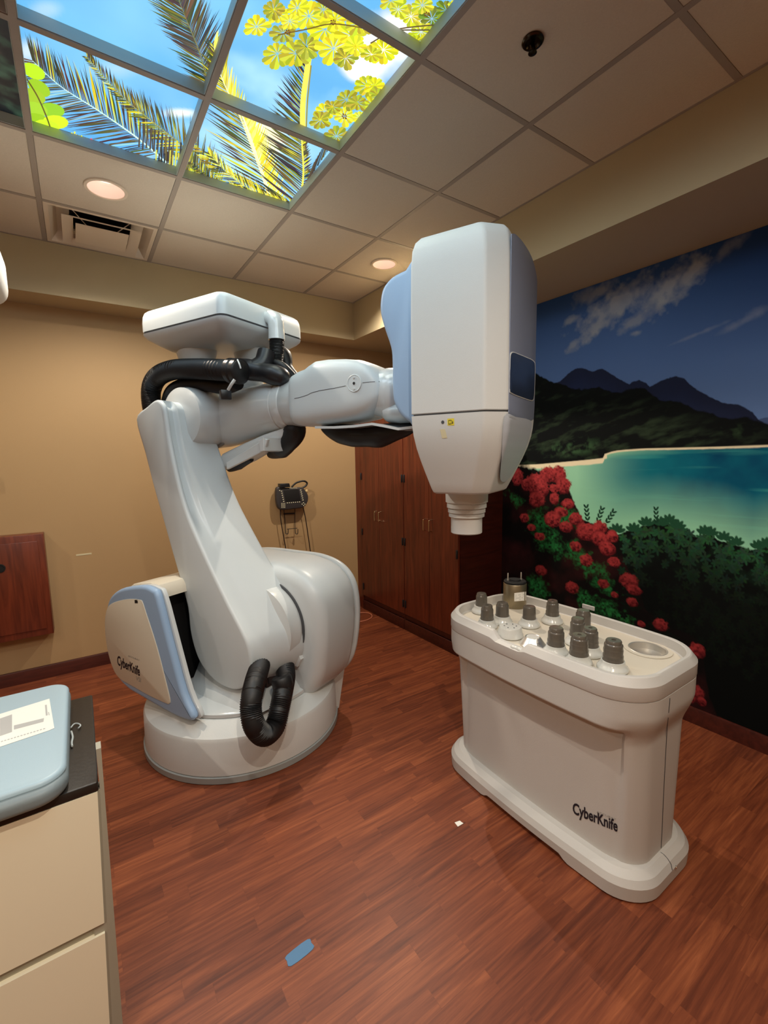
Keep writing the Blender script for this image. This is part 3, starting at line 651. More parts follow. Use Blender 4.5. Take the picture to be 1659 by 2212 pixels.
# ================================================================ CABINETS
def cabinet(y0, y1, label):
    t = thing('tall_cabinet', label, 'cabinet', (CX, (y0+y1)/2, 0), 'tall cherry storage cabinets on the right wall')
    zt = 2.14
    b = BM(); box(b, (CX+.022, y0, .10), (WX-.001, y1, zt)); box(b, (CX+.0, y0, 0), (WX-.001, y1, .10)); obj('carcass', b, M_cherrydark, t)
    ym = (y0+y1)/2+(.03 if y0 > 1 else 0)
    for a, c, hy in ((ym+.002, y1-.004, ym+.038), (y0+.004, ym-.002, ym-.038)):
        b = BM(); box(b, (CX, a, .15), (CX+.02, c, zt-.01), .0015, 1); d = obj('door', b, M_cherry, t)
        b = BM(); tube(b, [(CX, hy, .985), (CX-.028, hy, .99), (CX-.032, hy, 1.0), (CX-.032, hy, 1.07), (CX-.028, hy, 1.08), (CX, hy, 1.085)], .0045, 10, 4); obj('handle', b, M_nickel, d)
        hyy = c-.011 if a == ym+.002 else a+.011
        for z in (.25, .84, 1.42, 1.98):
            b = BM(); lathe(b, [(.007, -.035), (.008, -.033), (.008, .033), (.007, .035)], (CX-.004, hyy, z), n=12); box(b, (CX-.002, hyy-.010, z-.032), (CX+.001, hyy+.010, z+.032)); obj('hinge', b, M_blackm, d)
    b = BM(); box(b, (CX+.012, y0+.001, .0), (CX+.02, y1-.001, .148)); box(b, (CX-.006, y0+.001, 0), (CX+.013, y1-.001, .10), .004); obj('plinth', b, M_cherrydark, t)
cabinet(1.243, 1.985, 'tall two-door cherry cabinet in the corner beside the tan back wall')
cabinet(.520, 1.239, 'tall two-door cherry cabinet nearest the mural, behind the treatment head')
b = BM(); box(b, (CX+.002, 1.9865, 0), (CX+.02, WY-.001, 2.14)); tag(obj('filler_strip', b, M_cherry), 'narrow cherry filler strip between corner cabinet and back wall', 'trim strip')
# ================================================================ BACK WALL ITEMS
# wood access panel
t = thing('wooden_wall_panel', 'cherry wood cabinet panel with round black hole on the back wall, at left edge', 'wood panel', (.17, WY, .37))
b = BM(); box(b, (-.28, WY-.12, .372), (.421, WY-.001, 1.113), .003); obj('case', b, M_cherry, t)
b = BM(); box(b, (-.24, WY-.128, .42), (.385, WY-.119, 1.065), .003); d = obj('door', b, M_cherry, t)
b = BM(); lathe(b, [(.030, 0), (.030, .003), (.024, .004), (.024, .001)], (.165, WY-.129, .90), (0, -1, 0), 28); obj('hole_ring', b, M_void, d)
t = tag(obj('tape_mark', box(BM(), (.60, WY-.0015, .905), (.70, WY+.002, .917)), M_tapecream), 'faint pale tape mark on the tan wall right of the wooden panel', 'tape')
b = BM(); box(b, (-.02, WY-.05, 1.47), (.182, WY-.001, 1.56), .004); tag(obj('wall_box', b, M_grey), 'grey wall box just showing at the left edge of the back wall', 'wall box')
# teach pendant
yb = WY-.09
def bw(u, v, y=None): return at(u, v, 1, y or yb)
t = thing('teach_pendant', 'dark handheld robot control pendant with screen and small keys hung on back wall', 'control pendant', (2.34, WY, .72))
def slabY(bm, P, y0, y1, bev=.006): return prism(bm, P, lambda a, c, w: Vector((a, w, c)), y1, y0, bev)
def pts(L, y): return [(bw(*p, y).x, bw(*p, y).z) for p in L]
out = sm(pts([(600, 1052), (597, 1066), (598, 1085), (602, 1098), (612, 1102), (640, 1099), (656, 1096), (665, 1084), (666, 1070), (660, 1060), (654, 1053), (640, 1053), (620, 1054)], yb), 3)
b = BM(); slabY(b, out, yb+.05, yb, .012); body = obj('pendant_body', b, M_pend, t)
b = BM(); slabY(b, pts([(612, 1059), (645, 1057), (650, 1082), (617, 1084)], yb), yb+.004, yb-.002, .001); obj('screen', b, M_void, body)
KEYS = []
def kbox(a, c): KEYS.append((a, c))
for k in range(6):
    for (u, v) in ((608+k*.95, 1061+k*4.4), (649.5+k*.95, 1058.5+k*4.3)):
        p = bw(u, v, yb-.001); w = .0065 if u > 640 else .005; kbox((p.x-w, yb-.004, p.z-.0035), (p.x+w, yb, p.z+.0035))
for k in range(7):
    p = bw(620.5+k*4.4, 1086.3-k*.35, yb); kbox((p.x-.004, yb-.004, p.z-.0035), (p.x+.004, yb, p.z+.0035))
for k in range(6):
    p = bw(626+k*2.9, 1054.3, yb); kbox((p.x-.003, yb-.004, p.z-.003), (p.x+.003, yb, p.z+.003))
for i in range(3):
    for j in range(4):
        p = bw(608.5+i*3.2, 1087.5+j*2.9, yb); kbox((p.x-.0035, yb-.003, p.z-.003), (p.x+.0035, yb, p.z+.003))
for (u, v) in ((655.5, 1086), (652.5, 1089), (658.5, 1089), (655.8, 1092), (604, 1059.5)):
    p = bw(u, v, yb); kbox((p.x-.004, yb-.004, p.z-.004), (p.x+.004, yb, p.z+.004))
for a, c in KEYS:
    b = BM(); box(b, a, c); obj('key', b, M_keys, body)
b = BM(); slabY(b, pts([(604, 1045), (624, 1044), (626, 1052), (604, 1054)], yb), yb+.05, yb-.015, .005); obj('hanger', b, M_blackm, body)
b = BM(); lathe(b, [(.004, 0), (.016, .002), (.018, .012), (.012, .02)], bw(661, 1061, yb+.03), (.6, -.8, 0), 16); obj('knob', b, M_redbtn, body)
b = BM(); tube(b, [bw(630, 1052, yb+.03), bw(640, 1043, yb+.03), bw(655, 1039, yb+.02), bw(663, 1043, yb+.02), bw(660, 1050, yb+.02), bw(650, 1055, yb+.02)], .009, 10); obj('strap', b, M_black, t)
b = BM()
for (x0, x1) in ((613, 617), (637, 638)): tube(b, [bw(x0, 1098, WY-.02), bw(x1-1, 1130, WY-.02), bw(x1, 1150, WY-.02), bw(x1+1, 1153, WY-.05), bw(x1+5, 1153, WY-.06), bw(x1+5.5, 1143, WY-.06)], .0035, 8, 4)
tube(b, [bw(620, 1143, WY-.05), bw(642, 1141, WY-.05)], .003, 8, smooth=False); tube(b, [bw(613, 1110, WY-.02), bw(637, 1109, WY-.02)], .007, 8, smooth=False)
obj('wire_hanger', b, M_black, t)
for L in ([(606, 1100), (606, 1118), (611, 1150), (619, 1195), (622, 1215)], [(655, 1097), (660, 1120), (666, 1160), (671, 1195), (673, 1215)]):
    b = BM(); tube(b, [bw(*p, WY-.05) for p in L], .0048, 10, 5); obj('cable', b, M_cable, t)
# cable loop on floor
b = BM(); c0 = Vector((2.92, 1.72, .006)); tube(b, [c0+Vector((-.28, .10, 0)), c0+Vector((-.08, -.06, 0)), c0+Vector((.06, -.05, 0)), c0+Vector((.125, .03, 0)), c0+Vector((.11, .12, 0)), c0+Vector((0, .17, 0)), c0+Vector((-.2, .16, 0))], .005, 8); tag(obj('floor_cable', b, M_orange), 'thin cable looped on the floor in front of the corner cabinet', 'cable')
# ================================================================ FLOOR SCRAPS
b = BM(); q = sm([(-.042, -.018), (.038, -.02), (.044, 0), (.040, .019), (-.038, .020), (-.045, .004)], 3); th = .1
prism(b, [(1.139+a*math.cos(th)-c*math.sin(th), -.797+a*math.sin(th)+c*math.cos(th)) for a, c in q], lambda a, c, w: Vector((a, c, w)), 0, .0015, .0005, 1); tag(obj('blue_tape_piece', b, M_bluetape), 'small worn piece of blue tape stuck to the wood floor', 'tape')
b = BM(); P = [at(u, v, 2, 0) for u, v in ((982, 1777), (993, 1773), (1001, 1779), (989, 1786))]; prism(b, [(p.x, p.y) for p in P], lambda a, c, w: Vector((a, c, w)), 0, .0012, .0003, 1); tag(obj('paper_scrap', b, M_paper), 'tiny white paper scrap on the floor left of the cart', 'paper scrap')
# ================================================================ COUCH
def ident(a, c, w): return Vector((a, c, w))
def rrect(x0, x1, y0, y1, r, n=6):
    out = []
    for (cx_, cy_, a0) in ((x1-r, y1-r, 0), (x0+r, y1-r, 90), (x0+r, y0+r, 180), (x1-r, y0+r, 270)):
        for k in range(n+1):
            a = math.radians(a0+90*k/n); out.append((cx_+r*math.cos(a), cy_+r*math.sin(a)))
    return out
t = thing('treatment_couch', 'treatment couch at left with black board top and cream side panels', 'treatment couch', (-.2, -.5, 0))
XL = -1.35
b = BM(); prism(b, rrect(XL, .641, -.742, -.211, .006, 3), ident, .775, .80, .003, 2); obj('table_board', b, M_board, t)
def panel(z0, z1):
    b = BM(); xr = lambda z: .612+(z-.10)*(.0265/.69)
    R = [[Vector((XL, y, z)) if i else Vector((xr(z), y, z)) for y, i in ((-.742, 0), (-.742, 1), (-.70, 1), (-.70, 0))] for z in (z0, z1)]
    rings(b, R); return b
obj('side_panel', panel(.402, .7745), M_couch, t); obj('side_panel', panel(.012, .372), M_couch, t)
b = BM(); box(b, (XL, -.728, .01), (.61, -.24, .774)); obj('body', b, M_couchg, t)
b = BM(); R = [[Vector((.60, -.735, z)), Vector((.641+(z-.07)*.017, -.735, z)), Vector((.641+(z-.07)*.017, -.700, z)), Vector((.60, -.70, z))] for z in (0, .7745)]; rings(b, R)
R = [[Vector((.6435, -.735, z)), Vector((.641+(z-.07)*.017, -.735, z)), Vector((.641+(z-.07)*.017, -.700, z)), Vector((.6435, -.70, z))] for z in (.7745, .885)]; rings(b, R); obj('corner_post', b, M_couchg, t)
t = thing('couch_mattress', 'thick pale blue vinyl mattress lying on the black couch board', 'mattress', (-.3, -.46, .80))
P = rrect(XL+.02, .578, -.752, -.168, .06, 8)
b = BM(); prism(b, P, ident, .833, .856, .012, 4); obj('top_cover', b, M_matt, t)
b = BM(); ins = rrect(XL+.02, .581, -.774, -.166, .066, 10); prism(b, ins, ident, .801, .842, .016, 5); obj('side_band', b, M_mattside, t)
t = thing('printed_sheet', 'white printed sheet of paper on the pale blue mattress', 'paper', (.45, -.4, .8565))
b = BM(); Q = [(.527, -.287), (.547, -.498), (.535, -.503), (.30, -.535), (.28, -.33)]; prism(b, Q, ident, .8566, .8572, .0001, 1); obj('sheet', b, M_paper, t)
b = BM()
def mp_(u, v): p = at(u, v, 2, .8575); return (p.x, p.y)
for Lp in ([(0, 1552), (26, 1543), (26, 1581), (0, 1590)], [(30, 1567), (95, 1551), (94, 1559), (30, 1576)], [(97, 1523), (101, 1522), (103, 1545), (99, 1546)], [(104, 1538), (106, 1538), (107, 1545), (105, 1545)]):
    vs = [b.verts.new((*mp_(*p), .8574)) for p in Lp]; b.faces.new(vs)
for k in range(14):
    u = 2+k*7; v = 1601-k*2.1; vs = [b.verts.new((*mp_(*p), .8574)) for p in ((u, v), (u+4.5, v-1.3), (u+4.6, v+.7), (u+.1, v+2))]; b.faces.new(vs)
obj('print', b, M_ink, t)
b = BM(); tube(b, [at(u, v, 2, .806) for u, v in ((153, 1572), (160, 1564), (168, 1563), (174, 1567), (169, 1573))], .0022, 8); tube(b, [at(u, v, 2, .806) for u, v in ((154, 1580), (157, 1592), (155, 1604), (156, 1612))], .0028, 8)
tag(obj('plastic_clip', b, M_plast), 'small clear plastic clip lying on the black board beside mattress', 'clip')
# hanging housing at left edge
t = thing('ceiling_mounted_housing', 'white rounded equipment housing just entering the frame at upper left', 'equipment housing', (.2, .65, H))
b = BM(); prism(b, rrect(-.10, .462, .40, .90, .10, 6), ident, 2.355, 2.60, .07, 6); obj('shell', b, M_matte, t)
b = BM(); lathe(b, [(.05, 2.59), (.05, H-.001)], (.16, .65, 0), n=24); obj('mount_pole', b, M_matte, t)
# ================================================================ CART
CC = Vector((2.392, -.862, 0))
t = thing('collimator_cart', 'white wheeled cart with recessed tray top holding grey capped collimators', 'cart', CC)
def ol(hx, hy, r, bow=0, z=0, n=10, m=14, fx=None):
    """rounded rectangle, long sides along y bowed outwards"""
    out = []
    def add(x, y):
        x2 = x+(1 if x > 0 else -1)*bow*(1-(y/hy)**2)*min(1, abs(x)/hx)
        out.append([x2, y])
    for (sx, sy, a0) in ((1, 1, 0), (-1, 1, 90), (-1, -1, 180), (1, -1, 270)):
        for k in range(n+1):
            a = math.radians(a0+90*k/n); add(sx*(hx-r)+r*math.cos(a), sy*(hy-r)+r*math.sin(a))
        if (sx, sy) == (-1, 1):
            for k in range(1, m): add(-hx, (hy-r)-(2*(hy-r))*k/m)
        if (sx, sy) == (1, -1):
            for k in range(1, m): add(hx, -(hy-r)+(2*(hy-r))*k/m)
    if fx: out = [fx(x, y) for x, y in out]
    return [Vector((CC.x+x, CC.y+y, z)) for x, y in out]
def notch(R, y0, y1, h):
    for v in R:
        y = v.y-CC.y
        k = min(1, max(0, (y-y0)/.03))*min(1, max(0, (y1-y)/.03)); v.z += h*k
    return R
b = BM()
rings(b, [notch(ol(.220, .506, .125, .03, .004, m=40), -.24, .20, .020), notch(ol(.234, .518, .135, .03, .008, m=40), -.24, .20, .020), ol(.236, .520, .135, .03, .06, m=40), ol(.224, .507, .128, .03, .083, m=40), ol(.20, .484, .11, .025, .100, m=40)])
ft = obj('foot', b, M_cart, t, 20)
def bodyring(z):
    # side recess: long flanks tucked in, end columns blend towards the tray
    def fx(x, y):
        e = min(1, max(0, (abs(y)-.425)/.035)); e = e*e*(3-2*e)
        tS = min(1, max(0, (z-.615)/.045)); tS = tS*tS*(3-2*tS)
        tE = min(1, max(0, (z-.575)/.13)); tE = tE*tE*(3-2*tE)
        side = .178+(.262-.178)*tS; lo_ = .186+.040*min(1, max(0, (z-.1)/.5)); end = lo_+(.262-lo_)*tE
        w = side*(1-e)+end*e
        return (x/.262*w, y*(.470+.030*tE)/.51)
    return ol(.262, .51, .15, .028, z, m=90, fx=fx)
b = BM(); rings(b, [bodyring(z) for z in (.085, .2, .3, .4, .5, .57, .58, .59, .60, .61, .615, .62, .625, .63, .635, .64, .645, .65, .655, .66, .665, .67, .68, .69, .70, .71, .73, .767)])
body = obj('body', b, M_cart, t, 50)
b = BM(); rings(b, [ol(.258, .495, .148, .028, .766, m=40), ol(.258, .495, .148, .028, .770, m=40)]); obj('seam', b, M_seam, t)
cut0, cut1 = -.10, .10     # finger notch in the near rim
def rimring(hx, hy, r, z, dip=0):
    R = ol(hx, hy, r, .028, z, m=60)
    for v in R:
        y = v.y-CC.y
        if v.x < CC.x-.15:
            k = min(1, max(0, (y+.05)/.03))*min(1, max(0, (.135-y)/.03)); v.z -= dip*k
    return R
b = BM(); rings(b, [rimring(.264, .499, .15, .769), rimring(.266, .501, .152, .775), rimring(.266, .501, .152, .822, .010), rimring(.247, .484, .14, .848, .028), rimring(.242, .480, .137, .851, .031), rimring(.232, .471, .13, .851, .031), rimring(.228, .467, .127, .848, .029), rimring(.224, .463, .124, .812, .001), rimring(.217, .456, .12, .8075)], True, False)
obj('tray_rim', b, M_cart, t, 20)
HO = at(1399, 1402, 2, .812); HO.z = .810
b = BM()
OUT = ol(.227, .466, .126, .028, .809, m=60)
# deck with round opening
nn_ = len(OUT); cir = []
for p in OUT:
    a = math.atan2(p.y-HO.y, p.x-HO.x); cir.append(Vector((HO.x+.072*math.cos(a), HO.y+.072*math.sin(a), .809)))
rings(b, [OUT, cir], False, False)
bmesh.ops.subdivide_edges(b, edges=[], cuts=1)
deck = obj('deck', b, M_cartd, t)
b = BM(); lathe(b, [(.088, 0), (.088, .003), (.072, .004)], HO, n=48, cap0=False, cap1=False); obj('cup_collar', b, M_cartd, t)
b = BM(); lathe(b, [(.073, .003), (.070, .005), (.066, .003), (.064, -.022), (.001, -.023)], HO, n=48, cap0=False, cap1=False); obj('steel_cup', b, M_steel, t)
b = BM(); p = at(1270, 1312, 2, .85); box(b, p+Vector((-.004, -.035, -.01)), p+Vector((.004, .03, .012)), .002, 1); obj('rim_tab', b, M_cart, t)
for (u, v) in ((1217, 1324), (1237, 1329), (1291, 1346), (1313, 1354)):
    p = at(u, v, 2, .809); b = BM(); lathe(b, [(.013, .0005), (.0125, .002), (.005, .0022), (.004, .0008)], (p.x, p.y, .809), n=24); obj('ring_mark', b, M_orange, t)
p = at(1453, 1862, 2, .05)
tb = bvh(body)
text_decal('logo_text', 'CyberKnife', 1237.5, 1756, (97, 40), (0, -24), tb, M_text, body, .028)
text_decal('small_text', 'ACCURAY', 1289, 1755, (42, 17), (0, -4.5), tb, M_textg, body, .0)
seam_line('seam', [(1448, 1488), (1446, 1520), (1441, 1570), (1437, 1640), (1433, 1720), (1430, 1790), (1428, 1832)], 1.3, tb, body, ver=True)
seam_line('seam', [(1427, 1841), (1434, 1846), (1442, 1855), (1449, 1866), (1452, 1880)], 1.3, bvh(ft), ft, ver=True)
p = at(1459, 1873, 2, .045); b = BM(); lathe(b, [(.006, 0), (.005, .004), (.001, .005)], tb and bvh(ft).ray_cast(CAM, ray(1459, 1873).normalized())[0], (.25, -.97, 0), 12); obj('screw', b, M_chrome, ft)
# items on deck
DZ = .810
def collimator(x, y, hcap, rc, steps, hole, label, base=1.0, dz=0):
    t = thing('collimator', label, 'collimator', (x, y, DZ+dz), 'grey capped collimators on the cart')
    o = (x, y, DZ+dz); k = base
    b = BM(); lathe(b, [(.046*k, 0), (.050*k, .004), (.0505*k, .010), (.048*k, .015), (.042*k, .021), (.038*k, .030), (.037*k, .037), (.030*k, .038)], o, n=40); obj('base', b, M_puck, t)
    z0 = .036; pr = [(rc*1.08, z0), (rc*1.10, z0+.004), (rc*1.06, z0+.008), (rc*1.04, z0+.012)]
    for s in steps: pr += [(rc*s[1]*1.03, z0+hcap*s[0]-.004), (rc*s[1], z0+hcap*s[0]), (rc*s[2], z0+hcap*s[0]+.003)]
    e = steps[-1][2] if steps else 1.0
    pr += [(rc*e*.97, z0+hcap-.004), (rc*e*.88, z0+hcap)]
    pr += [(rc*.25, z0+hcap), (rc*.24, z0+hcap-.006), (.001, z0+hcap-.006)] if hole else [(rc*.3, z0+hcap+.001), (.001, z0+hcap+.001)]
    b = BM(); lathe(b, pr, o, n=36); obj('cap', b, M_capgrey, t)
    return t
C1 = [(.35, 1.02, .99), (.74, .96, .88)]; C2 = [(.30, 1.02, .98), (.58, .98, .96), (.80, .93, .84)]; C3 = [(.8, .98, .90)]
POS = {k: at(u, v, 2, DZ+.038)[:2] for k, (u, v) in dict(a=(1040, 1307), b=(1045, 1339), c=(1085, 1329), d=(1143, 1335), e=(1193, 1328), h=(1196, 1390), i=(1240, 1417), j=(1247, 1372), k=(1274, 1394), l=(1259, 1352), m=(1324, 1425)).items()}
for k_ in POS:
    POS[k_] = (max(POS[k_][0], CC.x-.185), POS[k_][1]-(.010 if k_ == 'h' else 0))
collimator(*POS['a'], .066, .028, C3, False, 'grey capped collimator at the far left end of the tray, partly hidden by its neighbour')
collimator(*POS['b'], .070, .029, C1, True, 'grey capped collimator with a hole in its top, near the far left rim')
collimator(*POS['c'], .066, .030, C3, False, 'grey capped collimator standing in front of the metal can')
collimator(*POS['d'], .060, .029, [], False, 'short smooth grey capped collimator right of the metal can')
collimator(*POS['e'], .074, .029, C2, True, 'grey capped collimator with a hole, nearest the far rim in the middle')
collimator(*POS['h'], .074, .032, C1, False, 'solid topped grey capped collimator just right of the bare metal cone')
collimator(*POS['i'], .080, .033, C2, True, 'stepped grey capped collimator with a hole, at the near rim')
collimator(*POS['j'], .078, .030, C1, False, 'grey capped collimator half hidden in the middle of the right cluster')
collimator(*POS['k'], .076, .031, C2, True, 'grey capped collimator with a hole, right front of the cluster')
collimator(*POS['l'], .076, .031, C3, False, 'wide topped grey capped collimator at the back of the right cluster')
collimator(*POS['m'], .080, .034, C2, True, 'largest grey capped collimator, nearest the round steel cup', 1.1)
x, y = at(1096, 1376, 2, DZ)[:2]; x = max(x, CC.x-.186)
t = thing('bare_collimator', 'white round collimator puck with small holes and no cap', 'collimator', (x, y, DZ))
b = BM(); lathe(b, [(.052, 0), (.057, .004), (.057, .012), (.053, .018), (.050, .040), (.046, .046), (.001, .047)], (x, y, DZ), n=44); obj('puck', b, M_puck, t)
b = BM()
for k in range(6):
    a = k*PI/3+.3; lathe(b, [(.0028, .046), (.0028, .0482)], (x+.026*math.cos(a), y+.026*math.sin(a), DZ), n=10)
obj('screw_hole', b, M_seam, t)
x, y = at(1142, 1397, 2, DZ)[:2]; x = max(x, CC.x-.183); y += .004
t = thing('metal_cone_insert', 'low shiny metal cone insert between puck and collimators', 'metal insert', (x, y, DZ))
b = BM(); lathe(b, [(.053, 0), (.054, .005), (.050, .009), (.032, .034), (.030, .036), (.027, .034)], (x, y, DZ), n=44); obj('cone', b, M_alu, t)
b = BM(); lathe(b, [(.0268, .033), (.026, .036), (.001, .037)], (x, y, DZ), n=32); obj('plug', b, M_puck, t)
x, y = 2.547, -.490
t = thing('metal_can', 'brass grey metal can with black lid, two pins and paper label', 'metal can', (x, y, DZ))
b = BM(); lathe(b, [(.058, 0), (.060, .003), (.060, .125), (.058, .128), (.055, .128)], (x, y, DZ), n=56); can = obj('can', b, M_brass, t)
b = BM(); lathe(b, [(.057, .126), (.058, .137), (.054, .141), (.030, .141), (.028, .148), (.001, .149)], (x, y, DZ), n=48); obj('lid', b, M_void, t)
for (dx, dy) in ((-.033, .02), (.034, -.012)):
    b = BM(); lathe(b, [(.0035, .14), (.0035, .178), (.002, .182)], (x+dx, y+dy, DZ), n=12); lathe(b, [(.006, .14), (.006, .148)], (x+dx, y+dy, DZ), n=6); obj('pin', b, M_steel, t)
lb = decal('label', [[(1111, 1281), (1136, 1278), (1136, 1297), (1111, 1299)]], bvh(can), M_paper, t, .001, 4)
b = [];
for k in range(4): b.append([(1113.5, 1285+k*3.4), (1113.5+[18, 20, 15, 19][k], 1283.6+k*3.4), (1113.5+[18, 20, 15, 19][k], 1284.6+k*3.4), (1113.5, 1286+k*3.4)])
decal('print', b, bvh(can), M_ink, lb, .0016, 1)
t = thing('small_fitting', 'small white fitting lying in the tray beside the near notch', 'fitting', (2.165, -.84, DZ))
b = BM(); c = at(1118, 1405, 2, DZ); tube(b, [c+Vector((0, .05, .004)), c+Vector((0, .03, .004)), c+Vector((.002, .0, .006)), c+Vector((.0, -.03, .004))], .008, 12, radii=[.002, .003, .011, .009, .012, .004]); obj('fitting', b, M_puck, t)
# ================================================================ ROBOT
R_ = thing('radiosurgery_robot', 'large white articulated robot arm on round pedestal carrying a boxy treatment head', 'medical robot', A)
b = BM(); lathe(b, [(.560, 0), (.568, .004), (.568, .034), (.560, .036)], A, n=96); obj('base_ring', b, M_grey, R_)
b = BM(); lathe(b, [(.552, .036), (.560, .040), (.556, .215), (.548, .232), (.53, .242), (.47, .280), (.455, .284), (.001, .285)], A, n=96); obj('pedestal', b, M_matte, R_, 28)
b = BM(); rings(b, [[W(f, s, z) for f, s in ((.10, -.30), (.44, -.30), (.45, so), (.40, so-.03), (.12, so-.06))] for z, so in ((.02, -.36), (.15, -.40), (.27, -.44), (.30, -.43))]); obj('side_skirt', b, M_matte, R_)
b = BM(); lathe(b, [(.44, .285), (.455, .288), (.455, .305), (.445, .312), (.30, .325), (.001, .33)], A, n=96); obj('turntable', b, M_gloss, R_, 30)
b = BM()
R = []
for z, fx0, fx1, s0, s1 in ((.31, -.10, .40, -.05, .30), (.36, -.12, .36, -.05, .27), (.44, -.14, .22, -.04, .20), (.55, -.12, .20, -.04, .16)):
    R.append([W(p, q, z) for p, q in sm([(fx0, s0), (fx1, s0), (fx1+.02, (s0+s1)/2), (fx1-.02, s1), (fx0, s1)], 4)])
rings(b, R); obj('casting', b, M_gloss, R_, 40)
b = BM(); lathe(b, [(.032, 0), (.034, .03), (.0, .034)], W(.30, .20, .33), n=20); obj('bump_stop', b, M_black, R_)
# logo side cover
fr = [(-.52, .78), (-.485, .845), (-.43, .893), (-.33, .937), (-.15, .972), (-.05, .965), (-.008, .93), (.065, .70), (.145, .45), (.212, .348), (.205, .320), (.17, .308), (.04, .306), (-.27, .335), (-.38, .352), (-.46, .392), (-.53, .475), (-.548, .60), (-.545, .72)]
frs = sm(fr, 3)
b = BM(); prism(b, [(a-.03*max(0, min(1, (a+.25)/.3)), c) for a, c in frs], Fsz, .462, .505, .020, 4); cov = obj('side_cover', b, M_blue, R_, 40)
cr = [(-.515, .765), (-.47, .822), (-.37, .862), (-.26, .888), (-.18, .895), (-.155, .888), (-.13, .83), (-.06, .66), (.002, .45), (.016, .385), (.006, .366), (-.02, .361), (-.16, .366), (-.31, .382), (-.44, .40), (-.50, .455), (-.535, .56), (-.538, .68)]
b = BM(); prism(b, sm(cr, 3), Fsz, .50, .509, .004, 2); face = obj('logo_plate', b, M_cream, cov, 40)
b = BM(); wl = [(p[0]-.022 if p[0] > -.2 else p[0]+.01, p[1]-.004) for p in fr]; prism(b, sm(wl, 3), Fsz, .440, .463, .004, 2); obj('inner_shell', b, M_gloss, cov)
tf = bvh(face)
text_decal('logo_text', 'CyberKnife', 253.5, 1435, (49, 25), (0, -20), tf, M_text, face, .028, .001)
text_decal('model_text', 'VSI', 294, 1469, (10.5, 5.2), (0, -10), tf, M_textg, face, .0, .001)
text_decal('small_text', 'ACCURAY', 277, 1418, (25, 10), (0, -3.5), tf, M_textg, face, .0, .001)
decal('indicator', [[(291, 1296), (297.5, 1295.5), (298, 1303), (291.5, 1303)]], tf, M_void, face, .001, 1)
# rear shell and dark interior
b = BM(); roof = [(-.075, .90), (-.08, .94), (-.10, .968), (-.17, .975), (-.33, .945), (-.42, .895), (-.49, .80), (-.50, .45), (-.42, .35), (-.36, .36), (-.36, .88)]
prism(b, roof, Fsz, .45, -.30, .012, 2); obj('rear_shell', b, M_cream, R_, 30)
b = BM(); prism(b, [(-.395, .34), (-.19, .34), (-.17, .90), (-.20, .93), (-.355, .89)], Fsz, .40, -.29, .01, 1); obj('inner_frame', b, M_void, R_)
b = BM()
for sg, ff, zz, r in ((.24, -.08, .66, .03), (.18, -.09, .52, .026), (.22, -.06, .45, .022)): tube(b, [W(-.14, sg, .86), W(ff, sg, .80), W(ff, sg-.02, zz), W(-.02, sg-.06, .42), W(-.05, sg-.15, .38)], r, 12, rib=0)
obj('inner_hose', b, M_black, R_)
# motor cover
mc = [(-.50, .36), (-.54, .60), (-.50, .86), (-.38, .97), (-.15, 1.015), (.13, 1.018), (.33, 1.012), (.48, .968), (.57, .878), (.602, .74), (.595, .56), (.555, .38), (.49, .275), (.41, .245), (.10, .30), (-.2, .32)]
b = BM(); prism(b, sm(mc, 5), Fsz, -.015, -.395, .075, 7); mcv = obj('motor_cover', b, M_white, R_, 60)
b = BM(); prism(b, sm([(a*.99-.002, (c-.66)*.985+.66) for a, c in mc], 5), Fsz, -.385, -.43, .02, 3); obj('motor_cover_back', b, M_white, R_, 60)
# lower arm
oL = [(-.416, 1.853), (-.36, 1.66), (-.305, 1.47), (-.25, 1.31), (-.18, 1.10), (-.115, .913), (-.083, .80), (-.077, .678), (-.055, .585), (-.015, .505), (.05, .445), (.12, .412), (.19, .400), (.26, .405), (.33, .44), (.375, .505), (.394, .59), (.38, .675), (.335, .752), (.256, .862), (.155, 1.015), (.06, 1.17), (-.021, 1.315), (-.075, 1.46), (-.115, 1.62), (-.14, 1.75), (-.15, 1.85), (-.165, 1.915), (-.22, 1.945), (-.31, 1.915)]
oS = sm(oL, 4)
cxm = sum(p[0] for p in oS)/len(oS); n = len(oS)
def ringL(s, inset, rec, top=0):
    out = []
    for i, (f, z) in enumerate(oS):
        a = oS[i-1]; c = oS[(i+1) % n]; tx, tz = c[0]-a[0], c[1]-a[1]; l = math.hypot(tx, tz); nx, nz = tz/l, -tx/l
        d = inset
        kf = 1 if (nx > .35 and z > 1.15) else 0
        d += rec*kf*min(1, max(0, (z-1.16)/.35))
        zz = z-nz*d; ff = f-nx*d
        w = min(1, max(0, (.3-s)/.3)); w = w*w*(3-2*w); ff += w*float(np.interp(zz, [.3, .6, .72, .87, 1.06, 1.27, 1.43, 1.6, 1.75, 1.85, 1.95], [.08, .085, .095, .105, .078, .056, .027, 0, -.03, -.05, -.05]))
        out.append(W(ff, s, zz))
    return out
b = BM()
RR = [(.300, .016, 0), (.2975, .007, 0), (.290, .001, 0), (.283, 0, 0), (.274, 0, .004), (.266, .0, .024), (.225, 0, .030), (.214, 0, .020), (.207, 0, .001), (.20, 0, 0), (.10, 0, 0), (-.02, 0, 0), (-.037, .004, 0), (-.045, .014, 0)]
rings(b, [ringL(s, i, r) for s, i, r in RR]); larm = obj('lower_arm', b, M_white, R_, 50)
b = BM(); cJ = W(.225, 0, .665); lathe(b, [(.22, .00), (.262, .001), (.263, .008), (.262, .012)], cJ+RSV*-.006, -RSV, 64); obj('shoulder_gap_ring', b, M_seam, R_)
